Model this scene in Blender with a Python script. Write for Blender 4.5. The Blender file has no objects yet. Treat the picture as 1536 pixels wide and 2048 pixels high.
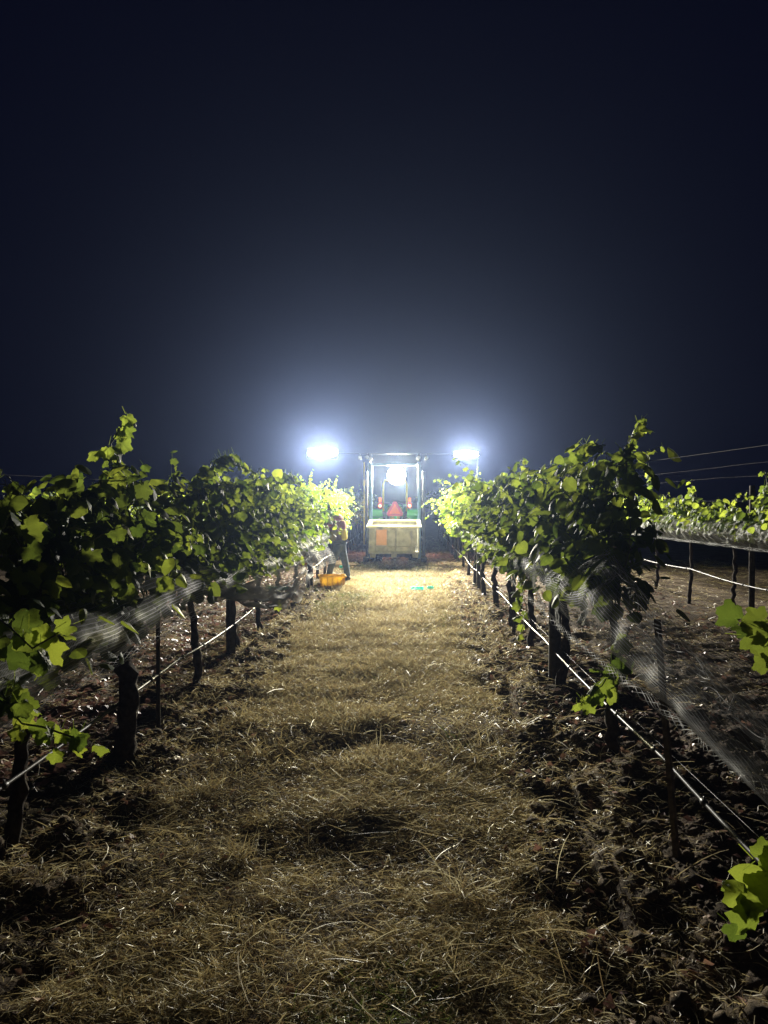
import bpy, math, random
import numpy as np
from mathutils import Vector, Matrix

SC = bpy.context.scene
COL = SC.collection
R = math.radians

# ------------------------------------------------------------------ camera
cam = bpy.data.objects.new("camera", bpy.data.cameras.new("camera"))
COL.objects.link(cam)
cam.location = (0, 0, 1.6)
cam.data.sensor_fit = 'VERTICAL'
cam.data.sensor_height = 36.0
cam.data.lens = 36.0 * 1480 / 2048
cam.data.clip_start = 0.05
cam.data.clip_end = 600
cam.rotation_euler = (R(90 - 0.93), 0, R(1.82))
SC.camera = cam

# ------------------------------------------------------------------ night sky
world = bpy.data.worlds.new("World")
SC.world = world
world.use_nodes = True
wn = world.node_tree.nodes
wn["Background"].inputs[0].default_value = (0.13, 0.16, 1.0, 1)
wn["Background"].inputs[1].default_value = 0.0030

SC.view_settings.view_transform = 'Standard'
SC.view_settings.look = 'None'
SC.view_settings.exposure = 1.08
SC.view_settings.gamma = 1
SC.view_settings.use_curve_mapping = False

cy = SC.cycles
cy.max_bounces = 5
cy.diffuse_bounces = 3
cy.glossy_bounces = 2
cy.transmission_bounces = 4
cy.transparent_max_bounces = 6
cy.volume_bounces = 0
cy.sample_clamp_indirect = 4
cy.sample_clamp_direct = 0
cy.use_denoising = True
cy.use_adaptive_sampling = True
cy.adaptive_threshold = 0.015
cy.caustics_reflective = False
cy.caustics_refractive = False

LAMP = 1300.0        # watts of the strongest flood lamp

# ------------------------------------------------------------------ helpers
rng = np.random.default_rng(7)
_lat = np.random.default_rng(3).random((256, 256))

def vnoise(x, y):
    x = np.asarray(x, float); y = np.asarray(y, float)
    xi = np.floor(x).astype(int); yi = np.floor(y).astype(int)
    fx = x - xi; fy = y - yi
    fx = fx * fx * (3 - 2 * fx); fy = fy * fy * (3 - 2 * fy)
    a = _lat[xi & 255, yi & 255]; b = _lat[(xi + 1) & 255, yi & 255]
    c = _lat[xi & 255, (yi + 1) & 255]; d = _lat[(xi + 1) & 255, (yi + 1) & 255]
    return (a * (1 - fx) + b * fx) * (1 - fy) + (c * (1 - fx) + d * fx) * fy - 0.5

def fbm(x, y, f, n=4, g=0.5):
    s = 0; a = 1.0
    for i in range(n):
        s = s + a * vnoise(np.asarray(x) * f + 17.3 * i, np.asarray(y) * f + 9.1 * i)
        f *= 2.03; a *= g
    return s

LX, RX, DX = -1.72, 1.25, 2.97     # row positions and spacing
ROWS_X = [LX - DX, LX, RX, RX + DX]

def aisle(x, y):
    """1 in the grassed middle of the aisle, 0 on bare soil under the vines"""
    x = np.asarray(x, float)
    e = 0.16 * vnoise(np.asarray(y) * 1.6, x * 0.5 + 40) + .14 * np.clip((4.2 - np.asarray(y)) / 2, 0, 1)
    a = np.clip((x + 1.36 - e) / 0.25, 0, 1) * np.clip((0.72 - e - x) / 0.22, 0, 1)
    return a

def ground_h(x, y):
    x = np.asarray(x, float); y = np.asarray(y, float)
    a = aisle(x, y)
    h = 0.04 * fbm(x, y, 0.45, 3)
    h = h + 0.016 * a * fbm(x + 5, y, 2.1, 3)
    soil = (1 - a)
    c = fbm(x, y, 4.5, 4, 0.55)
    h = h + soil * (0.085 * c + 0.03 * np.abs(vnoise(x * 13, y * 13)))
    for rx in ROWS_X:                                   # soil thrown up along each row
        h = h + 0.07 * np.exp(-((x - rx) / 0.42) ** 2)
    # cross ridges in the aisle
    for yc, k, hh in ((5.05, 0.16, 0.035), (6.9, 0.1, 0.008)):
        c0 = yc - k * (x + 0.25) ** 2 + 0.08 * vnoise(x * 2 + yc, y * 0.3)
        d = y - c0
        w = np.where(d < 0, 0.2, 0.5)
        h = h + hh * np.exp(-(d / w) ** 2) * np.exp(-((x + 0.25) / 1.25) ** 4)
    # crack running beside the right row
    cx = 0.80 + 0.10 * vnoise(y * 1.1, 3.0)
    h = h - 0.10 * np.exp(-((x - cx) / 0.05) ** 2) * np.clip(vnoise(y * 1.7, 8.0) * 5 + 0.6, 0, 1) * (y < 8)
    near = np.clip((40 - np.hypot(x, y)) / 20, 0, 1)
    return h * near

def np_mesh(name, v, f, mats, col=None, mi=None, smooth=False):
    """v (n,3), f (m,k) all faces alike"""
    me = bpy.data.meshes.new(name)
    n, (m, k) = len(v), f.shape
    me.vertices.add(n); me.vertices.foreach_set('co', np.asarray(v, np.float32).ravel())
    me.loops.add(m * k); me.loops.foreach_set('vertex_index', f.astype(np.int32).ravel())
    me.polygons.add(m)
    me.polygons.foreach_set('loop_start', np.arange(0, m * k, k, dtype=np.int32))
    me.polygons.foreach_set('loop_total', np.full(m, k, np.int32))
    if mi is not None: me.polygons.foreach_set('material_index', mi.astype(np.int32))
    me.polygons.foreach_set('use_smooth', np.full(m, smooth, bool))
    me.update(calc_edges=True)
    if col is not None:
        a = me.color_attributes.new('Col', 'FLOAT_COLOR', 'POINT')
        c = np.ones((n, 4), np.float32); c[:, :3] = col
        a.data.foreach_set('color', c.ravel())
    for mt in (mats if isinstance(mats, (list, tuple)) else [mats]):
        me.materials.append(mt)
    return me

class MB:
    """collects simple shapes into one mesh"""
    def __init__(s): s.v = []; s.f = []; s.sm = []
    def add(s, v, f, smooth=False):
        b = len(s.v); s.v += [tuple(p) for p in v]
        s.f += [tuple(i + b for i in q) for q in f]; s.sm += [smooth] * len(f)
        return s
    def box(s, c, d, rot=None, bev=0.0, taper=1.0):
        hx, hy, hz = d[0] / 2, d[1] / 2, d[2] / 2
        b = min(bev, hx * .9, hy * .9, hz * .9)
        pts = []
        if b <= 0:
            for z in (-hz, hz):
                t = taper if z > 0 else 1
                for x, y in ((-hx, -hy), (hx, -hy), (hx, hy), (-hx, hy)):
                    pts.append(Vector((x * t, y * t, z)))
            f = [(3, 2, 1, 0), (4, 5, 6, 7), (0, 1, 5, 4), (1, 2, 6, 5), (2, 3, 7, 6), (3, 0, 4, 7)]
        else:
            f = []
            levels = ((-hz, b), (-hz + b, 0), (hz - b, 0), (hz, b))
            for z, ins in levels:
                t = taper if z > 0 else 1
                X, Y = hx - ins, hy - ins
                for x, y in ((-X + b, -Y), (X - b, -Y), (X, -Y + b), (X, Y - b), (X - b, Y), (-X + b, Y), (-X, Y - b), (-X, -Y + b)):
                    pts.append(Vector((x * t, y * t, z)))
            for l in range(3):
                for i in range(8):
                    j = (i + 1) % 8
                    f.append((l * 8 + i, l * 8 + j, l * 8 + 8 + j, l * 8 + 8 + i))
            f.append(tuple(range(7, -1, -1))); f.append(tuple(range(24, 32)))
        if rot is not None: pts = [rot @ p for p in pts]
        c = Vector(c)
        return s.add([p + c for p in pts], f)
    def tube(s, path, rad, n=8, caps=True, jit=0, rnd=None):
        P = [Vector(p) for p in path]
        if not hasattr(rad, '__len__'): rad = [rad] * len(P)
        v = []; up = None
        for i, p in enumerate(P):
            t = (P[min(i + 1, len(P) - 1)] - P[max(i - 1, 0)])
            t = t.normalized() if t.length > 1e-9 else Vector((0, 0, 1))
            if up is None:
                up = Vector((0, 0, 1)) if abs(t.z) < .9 else Vector((1, 0, 0))
            a = t.cross(up).normalized(); up = a.cross(t).normalized()
            for k in range(n):
                an = 2 * math.pi * k / n
                r = rad[i] * (1 + (rnd.uniform(-jit, jit) if jit else 0))
                v.append(p + a * math.cos(an) * r + up * math.sin(an) * r)
        f = []
        for i in range(len(P) - 1):
            for k in range(n):
                j = (k + 1) % n
                f.append((i * n + k, i * n + j, (i + 1) * n + j, (i + 1) * n + k))
        if caps:
            f.append(tuple(range(n - 1, -1, -1))); f.append(tuple((len(P) - 1) * n + k for k in range(n)))
        return s.add(v, f, True)
    def lathe(s, prof, c, axis='X', n=24):
        """prof: list of (r, h) round an axis through c"""
        v = []
        for r, h in prof:
            for k in range(n):
                an = 2 * math.pi * k / n
                a, b = r * math.cos(an), r * math.sin(an)
                q = {'X': (h, a, b), 'Y': (a, h, b), 'Z': (a, b, h)}[axis]
                v.append(Vector(q) + Vector(c))
        f = []
        for i in range(len(prof) - 1):
            for k in range(n):
                j = (k + 1) % n
                f.append((i * n + k, i * n + j, (i + 1) * n + j, (i + 1) * n + k))
        f.append(tuple(range(n - 1, -1, -1))); f.append(tuple((len(prof) - 1) * n + k for k in range(n)))
        return s.add(v, f, True)
    def build(s, name, mat, parent=None, off=None):
        me = bpy.data.meshes.new(name)
        v = s.v
        if off is not None: v = [(p[0] - off[0], p[1] - off[1], p[2] - off[2]) for p in v]
        me.from_pydata(v, [], s.f)
        me.polygons.foreach_set('use_smooth', s.sm)
        me.materials.append(mat)
        me.update()
        o = bpy.data.objects.new(name, me); COL.objects.link(o)
        if parent is not None: o.parent = parent
        return o

def put(name, me, parent=None, loc=None):
    o = bpy.data.objects.new(name, me); COL.objects.link(o)
    if parent is not None: o.parent = parent
    if loc is not None: o.location = loc
    return o

def tag(o, label=None, cat=None, group=None, kind=None):
    if label: o['label'] = label
    if cat: o['category'] = cat
    if group: o['group'] = group
    if kind: o['kind'] = kind
    return o

def empty(name, loc, label=None, cat=None, group=None):
    o = bpy.data.objects.new(name, None); COL.objects.link(o)
    o.location = loc; o.empty_display_size = 0.1
    return tag(o, label, cat, group)

ORD = ['first', 'second', 'third', 'fourth', 'fifth', 'sixth', 'seventh', 'eighth', 'ninth', 'tenth', 'eleventh',
       'twelfth', 'thirteenth', 'fourteenth', 'fifteenth', 'sixteenth', 'seventeenth', 'eighteenth', 'nineteenth', 'twentieth',
       'twenty-first', 'twenty-second', 'twenty-third', 'twenty-fourth', 'twenty-fifth']

# ------------------------------------------------------------------ materials
def new_mat(name):
    m = bpy.data.materials.new(name); m.use_nodes = True
    nt = m.node_tree
    return m, nt, nt.nodes['Principled BSDF'], nt.nodes['Material Output']

def ramp(nt, fac, stops):
    r = nt.nodes.new('ShaderNodeValToRGB')
    while len(r.color_ramp.elements) < len(stops): r.color_ramp.elements.new(0.5)
    for e, (p, c) in zip(r.color_ramp.elements, stops):
        e.position = p; e.color = (*c, 1)
    nt.links.new(fac, r.inputs[0]); return r.outputs[0]

def noise(nt, scale, detail=4, rough=0.6, coord='Object'):
    tc = nt.nodes.new('ShaderNodeTexCoord'); n = nt.nodes.new('ShaderNodeTexNoise')
    n.inputs['Scale'].default_value = scale; n.inputs['Detail'].default_value = detail
    n.inputs['Roughness'].default_value = rough
    nt.links.new(tc.outputs[coord], n.inputs['Vector']); return n.outputs['Fac']

def bump(nt, fac, bsdf, strength=0.4, dist=0.01):
    b = nt.nodes.new('ShaderNodeBump'); b.inputs['Strength'].default_value = strength
    b.inputs['Distance'].default_value = dist
    nt.links.new(fac, b.inputs['Height']); nt.links.new(b.outputs[0], bsdf.inputs['Normal']); return b

def simple(name, c, rough=0.5, metal=0.0, var=0.25, scale=12, bumpy=0.15, spec=0.5, trans=None):
    m, nt, p, out = new_mat(name)
    fac = noise(nt, scale)
    lo = tuple(x * (1 - var) for x in c); hi = tuple(min(1, x * (1 + var)) for x in c)
    cc = ramp(nt, fac, [(0.35, lo), (0.65, hi)])
    nt.links.new(cc, p.inputs['Base Color'])
    p.inputs['Roughness'].default_value = rough; p.inputs['Metallic'].default_value = metal
    p.inputs['Specular IOR Level'].default_value = spec
    if bumpy: bump(nt, noise(nt, scale * 4), p, bumpy, 0.004)
    if trans:
        t = nt.nodes.new('ShaderNodeBsdfTranslucent'); t.inputs[0].default_value = (*trans[0], 1)
        mx = nt.nodes.new('ShaderNodeMixShader'); mx.inputs[0].default_value = trans[1]
        nt.links.new(p.outputs[0], mx.inputs[1]); nt.links.new(t.outputs[0], mx.inputs[2])
        nt.links.new(mx.outputs[0], out.inputs[0])
    return m

def emit(name, c, s):
    m, nt, p, out = new_mat(name)
    p.inputs['Base Color'].default_value = (*[x * .5 for x in c], 1)
    p.inputs['Emission Color'].default_value = (*c, 1)
    p.inputs['Emission Strength'].default_value = s
    return m

def leaf_mat(name, a, b, ta, tb):
    m, nt, p, out = new_mat(name)
    oi = nt.nodes.new('ShaderNodeObjectInfo')
    at = nt.nodes.new('ShaderNodeAttribute'); at.attribute_name = 'Col'
    add = nt.nodes.new('ShaderNodeMath'); add.operation = 'ADD'
    nt.links.new(oi.outputs['Random'], add.inputs[0]); nt.links.new(at.outputs['Fac'], add.inputs[1])
    fr = nt.nodes.new('ShaderNodeMath'); fr.operation = 'FRACT'; nt.links.new(add.outputs[0], fr.inputs[0])
    n = noise(nt, 60, 3)
    ad2 = nt.nodes.new('ShaderNodeMath'); ad2.operation = 'MULTIPLY_ADD'; ad2.inputs[1].default_value = 0.5
    nt.links.new(n, ad2.inputs[0]); nt.links.new(fr.outputs[0], ad2.inputs[2])
    sb = nt.nodes.new('ShaderNodeMath'); sb.operation = 'SUBTRACT'; sb.inputs[1].default_value = 0.25
    nt.links.new(ad2.outputs[0], sb.inputs[0])
    c1 = ramp(nt, sb.outputs[0], [(0.0, a), (0.85, b), (1.0, (b[0] * 1.2, b[1] * 1.1, b[2]))])
    c2 = ramp(nt, sb.outputs[0], [(0.0, ta), (0.85, tb), (1.0, (tb[0] * 1.2, tb[1] * 1.12, tb[2]))])
    nt.links.new(c1, p.inputs['Base Color'])
    p.inputs['Roughness'].default_value = 0.55; p.inputs['Specular IOR Level'].default_value = 0.3
    v = nt.nodes.new('ShaderNodeTexVoronoi'); v.inputs['Scale'].default_value = 9
    tc = nt.nodes.new('ShaderNodeTexCoord'); nt.links.new(tc.outputs['Object'], v.inputs['Vector'])
    bump(nt, v.outputs['Distance'], p, 0.3, 0.02)
    t = nt.nodes.new('ShaderNodeBsdfTranslucent'); nt.links.new(c2, t.inputs[0])
    mx = nt.nodes.new('ShaderNodeMixShader'); mx.inputs[0].default_value = 0.5
    nt.links.new(p.outputs[0], mx.inputs[1]); nt.links.new(t.outputs[0], mx.inputs[2])
    nt.links.new(mx.outputs[0], out.inputs[0])
    return m

def attr_mat(name, rough=0.55, trans=0.3, spec=0.5, bumpscale=None):
    m, nt, p, out = new_mat(name)
    at = nt.nodes.new('ShaderNodeAttribute'); at.attribute_name = 'Col'
    nt.links.new(at.outputs['Color'], p.inputs['Base Color'])
    p.inputs['Roughness'].default_value = rough; p.inputs['Specular IOR Level'].default_value = spec
    if bumpscale: bump(nt, noise(nt, bumpscale, 5), p, 0.7, 0.01)
    if trans:
        t = nt.nodes.new('ShaderNodeBsdfTranslucent'); nt.links.new(at.outputs['Color'], t.inputs[0])
        mx = nt.nodes.new('ShaderNodeMixShader'); mx.inputs[0].default_value = trans
        nt.links.new(p.outputs[0], mx.inputs[1]); nt.links.new(t.outputs[0], mx.inputs[2])
        nt.links.new(mx.outputs[0], out.inputs[0])
    return m

M_LEAF = leaf_mat('vine_leaf', (0.028, 0.065, 0.014), (0.07, 0.13, 0.022), (0.11, 0.17, 0.024), (0.36, 0.44, 0.055))
M_LEAF_Y = leaf_mat('lamplit_leaf', (0.07, 0.12, 0.015), (0.13, 0.18, 0.02), (0.16, 0.30, 0.012), (0.34, 0.46, 0.02))  # yellower leaf copy for vines near the lamps, lamplight put into its colour
M_STEM = simple('green_stem', (0.12, 0.13, 0.04), 0.5, var=.4, scale=30)
M_BARK = simple('vine_bark', (0.055, 0.042, 0.032), 0.9, var=.5, scale=25, bumpy=0.9, spec=.2)
M_POST = simple('post_wood', (0.07, 0.06, 0.05), 0.85, var=.4, scale=20, bumpy=0.5, spec=.2)
M_STAKE = simple('stake_wood', (0.20, 0.165, 0.12), 0.8, var=.3, scale=20, bumpy=.4, spec=.2)
M_STEEL = simple('galvanised_wire', (0.22, 0.22, 0.22), 0.5, 0.6, var=.1)
M_WIRE = simple('weathered_wire', (0.07, 0.07, 0.07), 0.7, 0.2, var=.3, spec=.2)
M_HOSE = simple('drip_hose', (0.06, 0.055, 0.05), 0.45, var=.6, spec=.5, scale=9)
M_NET = simple('net_thread', (0.38, 0.39, 0.38), 0.6, var=.25, scale=3, bumpy=0, spec=.25, trans=((0.42, 0.42, 0.40), 0.45))
M_STRAW = attr_mat('dry_straw', 0.44, 0.40, 0.45)
M_LITTER = attr_mat('dead_leaf', 0.45, 0.25, 0.5)

def soil_mat():
    m, nt, p, out = new_mat('soil')
    tc = nt.nodes.new('ShaderNodeTexCoord')
    n1 = noise(nt, 3, 6); n2 = noise(nt, 45, 6, .7)
    c = ramp(nt, n1, [(0.3, (0.10, 0.078, 0.058)), (0.55, (0.18, 0.143, 0.106)), (0.75, (0.26, 0.205, 0.155))])
    c2 = ramp(nt, n2, [(0.3, (0.5, 0.5, 0.5)), (0.7, (1.25, 1.2, 1.15))])
    mx = nt.nodes.new('ShaderNodeMix'); mx.data_type = 'RGBA'; mx.blend_type = 'MULTIPLY'; mx.inputs[0].default_value = 1
    nt.links.new(c, mx.inputs[6]); nt.links.new(c2, mx.inputs[7])
    nt.links.new(mx.outputs[2], p.inputs['Base Color'])
    p.inputs['Roughness'].default_value = 0.95; p.inputs['Specular IOR Level'].default_value = 0.15
    bump(nt, n2, p, 1.0, 0.02)
    return m
M_SOIL = soil_mat()

# ------------------------------------------------------------------ ground
def grade(a, b, step, lo, hi):
    core = list(np.arange(a, b, step))
    s = step; x = core[-1]; up = []
    while x < hi: s *= 1.13; x += s; up.append(x)
    s = step; x = core[0]; dn = []
    while x > lo: s *= 1.13; x -= s; dn.append(x)
    return np.array(dn[::-1] + core + up)

gx = grade(-2.3, 2.6, 0.026, -250, 250)
gy = grade(1.9, 9.0, 0.026, -60, 500)
GX, GY = np.meshgrid(gx, gy)
GZ = ground_h(GX, GY)
nx, ny = len(gx), len(gy)
idx = np.arange(nx * ny).reshape(ny, nx)
gf = np.stack([idx[:-1, :-1], idx[:-1, 1:], idx[1:, 1:], idx[1:, :-1]], -1).reshape(-1, 4)
ground = put('ground', np_mesh('ground', np.stack([GX, GY, GZ], -1).reshape(-1, 3), gf, M_SOIL, smooth=True))
tag(ground, kind='structure')

# ------------------------------------------------------------------ blades of straw and grass
def ribbons(base, az, length, width, elev, bend, sag, cols, nseg):
    """numpy ribbons; base (n,3); returns verts, faces, colours"""
    n = len(base)
    pts = [base]
    p = base.copy(); a = az.copy(); e = elev.copy()
    st = length / nseg
    for i in range(nseg):
        d = np.stack([np.cos(a) * np.cos(e), np.sin(a) * np.cos(e), np.sin(e)], -1)
        p = p + d * st[:, None]
        pts.append(p.copy()); a = a + bend / nseg; e = e - sag / nseg
    P = np.stack(pts, 1)
    if True:                                    # keep above the soil
        g = ground_h(P[..., 0], P[..., 1]) + 0.002
        P[..., 2] = np.maximum(P[..., 2], g)
    roll = rng.uniform(-1.3, 1.3, n)
    side = np.stack([-np.sin(az) * np.cos(roll), np.cos(az) * np.cos(roll), np.sin(roll)], -1)
    w = np.ones(nseg + 1); w[-1] = 0.25; w[0] = .8
    off = side[:, None, :] * (width[:, None] * w[None, :] * .5)[..., None]
    V = np.stack([P - off, P + off], 2).reshape(-1, 3)
    k = nseg + 1
    b = (np.arange(n) * k * 2)[:, None]
    s = np.arange(nseg)[None, :] * 2
    F = np.stack([b + s, b + s + 1, b + s + 3, b + s + 2], -1).reshape(-1, 4)
    C = np.repeat(cols, k * 2, axis=0)
    return V, F, C

def straw_cols(x, y, green=0.0):
    n = len(x)
    t = rng.random(n)
    tan = np.array([0.58, 0.48, 0.255]); pale = np.array([0.74, 0.68, 0.46]); brown = np.array([0.30, 0.22, 0.12])
    gr = np.array([0.15, 0.20, 0.05])
    c = np.where((t < .5)[:, None], tan, np.where((t < .72)[:, None], pale, brown))
    gmask = np.clip(fbm(x, y, .9, 2) * 1.5 - .26 + green - np.clip((x - .45) * 1.5, 0, .6), 0, .85)
    c = np.where((rng.random(n) < gmask)[:, None], gr, c)
    return c * rng.uniform(.6, 1.2, n)[:, None]

def scatter(n, x0, x1, y0, y1, fn):
    x = rng.uniform(x0, x1, n * 3); y = y0 + (y1 - y0) * rng.random(n * 3)
    k = rng.random(n * 3) < fn(x, y)
    return x[k][:n], y[k][:n]

def field(name, parts, mat):
    V, F, C = [], [], []; b = 0
    # each part may have quads only
    for v, f, c in parts:
        V.append(v); F.append(f + b); C.append(c); b += len(v)
    o = put(name, np_mesh(name, np.concatenate(V), np.concatenate(F), mat, np.concatenate(C)))
    return tag(o, kind='stuff')

def mat_density(x, y):
    a = aisle(x, y)
    cl = np.clip(0.50 + np.clip(y - 4, 0, 3) * .12 + 1.7 * fbm(x + 3, y, 1.9, 4), 0.12, 1)
    return np.clip(a * cl + 0.05 * (1 - a), 0, 1)

parts = []
def straw_batch(n, y0, y1, lmin, lmax, w, nseg, elev=(0, .35), xr=(-1.7, 1.1), dens=mat_density):
    x, y = scatter(n, *xr, y0, y1, dens)
    n = len(x)
    tuft = np.clip(fbm(x + 9, y + 4, 2.6, 2) * 3, 0, 1)
    z = ground_h(x, y) + rng.uniform(0, .028, n) * (0.5 + .6 * tuft)
    L = rng.uniform(lmin, lmax, n) ** 1.0
    e = rng.uniform(*elev, n) + tuft * rng.uniform(0, .45, n)
    parts.append(ribbons(np.stack([x, y, z], -1), rng.uniform(0, 6.283, n), L, w * rng.uniform(.6, 1.4, n), e,
                         rng.normal(0, 1.7, n), rng.uniform(-.3, 1.5, n), straw_cols(x, y), nseg))
straw_batch(64000, 1.9, 4.2, .02, .095, .0023, 3)
straw_batch(5000, 1.9, 4.2, .08, .20, .0018, 5)
straw_batch(60000, 1.9, 5.0, .012, .05, .0028, 2, (0, 1.0))
straw_batch(96000, 4.2, 8.0, .02, .085, .0038, 3, (.05, .8))
straw_batch(30000, 5.4, 11, .02, .07, .0042, 2, (.2, 1.2))
straw_batch(100000, 8.0, 16.5, .05, .13, .0052, 2, (0.1, .9), dens=lambda x, y: np.clip(mat_density(x, y) * 1.7, 0, 1))
straw_batch(14000, 16.5, 32, .05, .14, .007, 2, (0.1, .8))
# loose straw over the bare soil strips and next aisles
straw_batch(6500, 1.9, 9, .04, .13, .0026, 3, xr=(.5, 3.6), dens=lambda x, y: np.clip(.35 + fbm(x, y, 1.7, 3), .05, 1))
straw_batch(7000, 2.6, 10, .04, .14, .0028, 3, xr=(-2.6, -1.1), dens=lambda x, y: np.clip(.3 + fbm(x, y, 1.7, 3), .05, 1))
straw_batch(24000, 6, 20, .05, .16, .005, 2, xr=(.5, 8), dens=lambda x, y: np.clip(.45 + fbm(x, y, 1.2, 3), .05, 1))
straw_batch(16000, 4, 18, .05, .16, .0045, 2, xr=(-5.5, -1.9), dens=lambda x, y: np.clip(.45 + fbm(x, y, 1.2, 3), .05, 1))
straw = field('dry_grass', parts, M_STRAW)
tag(straw, 'dry mown straw and grass matted over the aisle', 'dry grass')

# tufts: upright or starburst
parts = []
tufts = [(0.22, 2.98, .20, 90, 0), (-.75, 3.25, .12, 110, 0), (.0, 12.6, .22, 60, .1), (.62, 13.2, .22, 80, .3), (-.08, 12.9, .2, 50, .9),
         (.53, 9.6, .18, 80, .8), (-.92, 4.5, .14, 90, .8), (-1.2, 5.2, .14, 60, .2), (.75, 5.0, .2, 40, .1), (-.4, 4.9, .12, 80, .5),
         (.3, 4.55, .12, 80, .9), (.6, 3.0, .2, 20, .2), (.2, 2.4, .12, 40, 0), (.6, 2.45, .2, 22, .2), (-.9, 7.8, .14, 80, .3),
         (-1.1, 4.0, .12, 60, .3), (-.5, 2.6, .08, 40, .1)]
for i in range(60):
    tufts.append((rng.uniform(-1.3, .7), rng.uniform(4, 15), rng.uniform(.08, .15), 30, rng.uniform(-.2, .7)))
for tx, ty, L, n, g in tufts:
    x = rng.normal(tx, .035, n); y = rng.normal(ty, .035, n)
    parts.append(ribbons(np.stack([x, y, ground_h(x, y) + .005], -1), rng.uniform(0, 6.283, n), L * rng.uniform(.5, 1.2, n),
                         (.0022 + .0003 * ty) * rng.uniform(.6, 1.3, n), rng.uniform(.15, 1.3, n), rng.normal(0, .5, n), rng.uniform(.2, 1.1, n),
                         straw_cols(x, y, g), 4))
tf = field('grass_tufts', parts, M_STRAW)
tag(tf, 'upright tufts of dry and green grass along the aisle', 'grass')

# long pale stalks lying over the mat
parts = []
x, y = scatter(420, -1.6, 1.6, 2.0, 7.5, lambda x, y: np.ones_like(x) * .6)
n = len(x)
parts.append(ribbons(np.stack([x, y, ground_h(x, y) + rng.uniform(.02, .06, n)], -1), rng.uniform(0, 6.283, n), rng.uniform(.15, .42, n),
             .0027 * rng.uniform(.7, 1.3, n), rng.uniform(-.05, .3, n), rng.normal(0, .9, n), rng.uniform(.1, .6, n),
             np.array([[.5, .42, .25]]) * rng.uniform(.7, 1.2, n)[:, None], 6))
st = field('dry_stalks', parts, M_STRAW)
tag(st, 'long pale dry stalks lying across the matted straw', 'dry grass')

# fallen leaves in the next aisle and under the rows
def leaf_bits(n, x0, x1, y0, y1, size, dens):
    x, y = scatter(n, x0, x1, y0, y1, dens); n = len(x)
    az = rng.uniform(0, 6.283, n); s = size * rng.uniform(.5, 1.3, n)
    u = np.stack([np.cos(az), np.sin(az), rng.normal(0, .35, n)], -1) * s[:, None]
    v = np.stack([-np.sin(az), np.cos(az), rng.normal(0, .35, n)], -1) * s[:, None]
    c = np.stack([x, y, ground_h(x, y) + s * .35 + .004], -1)
    lift = np.zeros_like(c); lift[:, 2] = s * rng.uniform(-.1, .6, n)
    V = np.stack([c - u, c - v * .8 + lift, c + u, c + v * .8 + lift], 1).reshape(-1, 3)
    b = (np.arange(n) * 4)[:, None]
    F = np.concatenate([b + np.array([[0, 1, 2]]), b + np.array([[0, 2, 3]])], 0)
    base = np.array([.34, .19, .14]) * rng.uniform(.5, 1.5, (n, 1)) * np.array([1, 1, 1]) + rng.uniform(0, .03, (n, 3))
    return V, F, np.repeat(base, 4, axis=0)
parts = [leaf_bits(15000, -4.6, -1.7, 4, 22, .028, lambda x, y: np.clip(.6 + fbm(x, y, 1.3, 3), .1, 1)),
         leaf_bits(3500, .7, 4.2, 5, 22, .026, lambda x, y: np.clip(.6 + fbm(x, y, 1.3, 3), .1, 1)),
         leaf_bits(2500, -2.3, 1.9, 2, 12, .02, lambda x, y: 1 - aisle(x, y) * .75)]
lit = field('fallen_leaves', parts, M_LITTER)
tag(lit, 'brown fallen leaves littering the soil between the rows', 'leaf litter')

# clods of soil
def clod_field(big, name, ranges):
    import bmesh
    bm = bmesh.new(); bmesh.ops.create_icosphere(bm, subdivisions=2 if big else 1, radius=1)
    tv = np.array([v.co[:] for v in bm.verts]); tf_ = np.array([[v.index for v in f.verts] for f in bm.faces]); bm.free()
    def cl(n, x0, x1, y0, y1, s0, s1):
        x, y = scatter(n, x0, x1, y0, y1, lambda x, y: (1 - aisle(x, y)) ** 2); n = len(x)
        s = s0 + (s1 - s0) * rng.random(n) ** 3
        dd = np.array([vnoise(tv[:, 0] * 1.7 + 31 * i, tv[:, 1] * 1.7 + tv[:, 2] * 2.3 + 7) for i in range(n)])
        sc = (1 + dd * .9)
        V = tv[None] * sc[..., None] * s[:, None, None] * np.array([1, 1, .72])
        a = rng.uniform(0, 6.28, n); ca, sa = np.cos(a), np.sin(a)
        X = V[..., 0] * ca[:, None] - V[..., 1] * sa[:, None]; Y = V[..., 0] * sa[:, None] + V[..., 1] * ca[:, None]
        V = np.stack([X + x[:, None], Y + y[:, None], V[..., 2] + (ground_h(x, y) + s * .05)[:, None]], -1).reshape(-1, 3)
        F = (tf_[None] + (np.arange(n) * len(tv))[:, None, None]).reshape(-1, 3)
        return V, F, V
    ps = [cl(*q) for q in ranges]
    V = []; F = []; b = 0
    for v, f, _ in ps: V.append(v); F.append(f + b); b += len(v)
    o = put(name, np_mesh(name, np.concatenate(V), np.concatenate(F), M_SOIL, smooth=True))
    return o
tag(clod_field(True, 'soil_clods', [(1000, .5, 2.2, 1.9, 5.5, .008, .042), (800, -2.4, -1.2, 2.4, 6.5, .008, .04), (700, .5, 2.5, 5.5, 14, .015, .05),
    (500, -2.4, -1.2, 6.5, 14, .015, .05)]), 'dry clods of soil broken up along the vine rows', 'soil clods', kind='stuff')
tag(clod_field(False, 'soil_crumbs', [(9000, .4, 2.2, 1.9, 6, .004, .016), (6000, -2.4, -1.1, 2.3, 7, .004, .016)]),
    'fine crumbs of dry soil under the vines', 'soil', kind='stuff')

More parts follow.
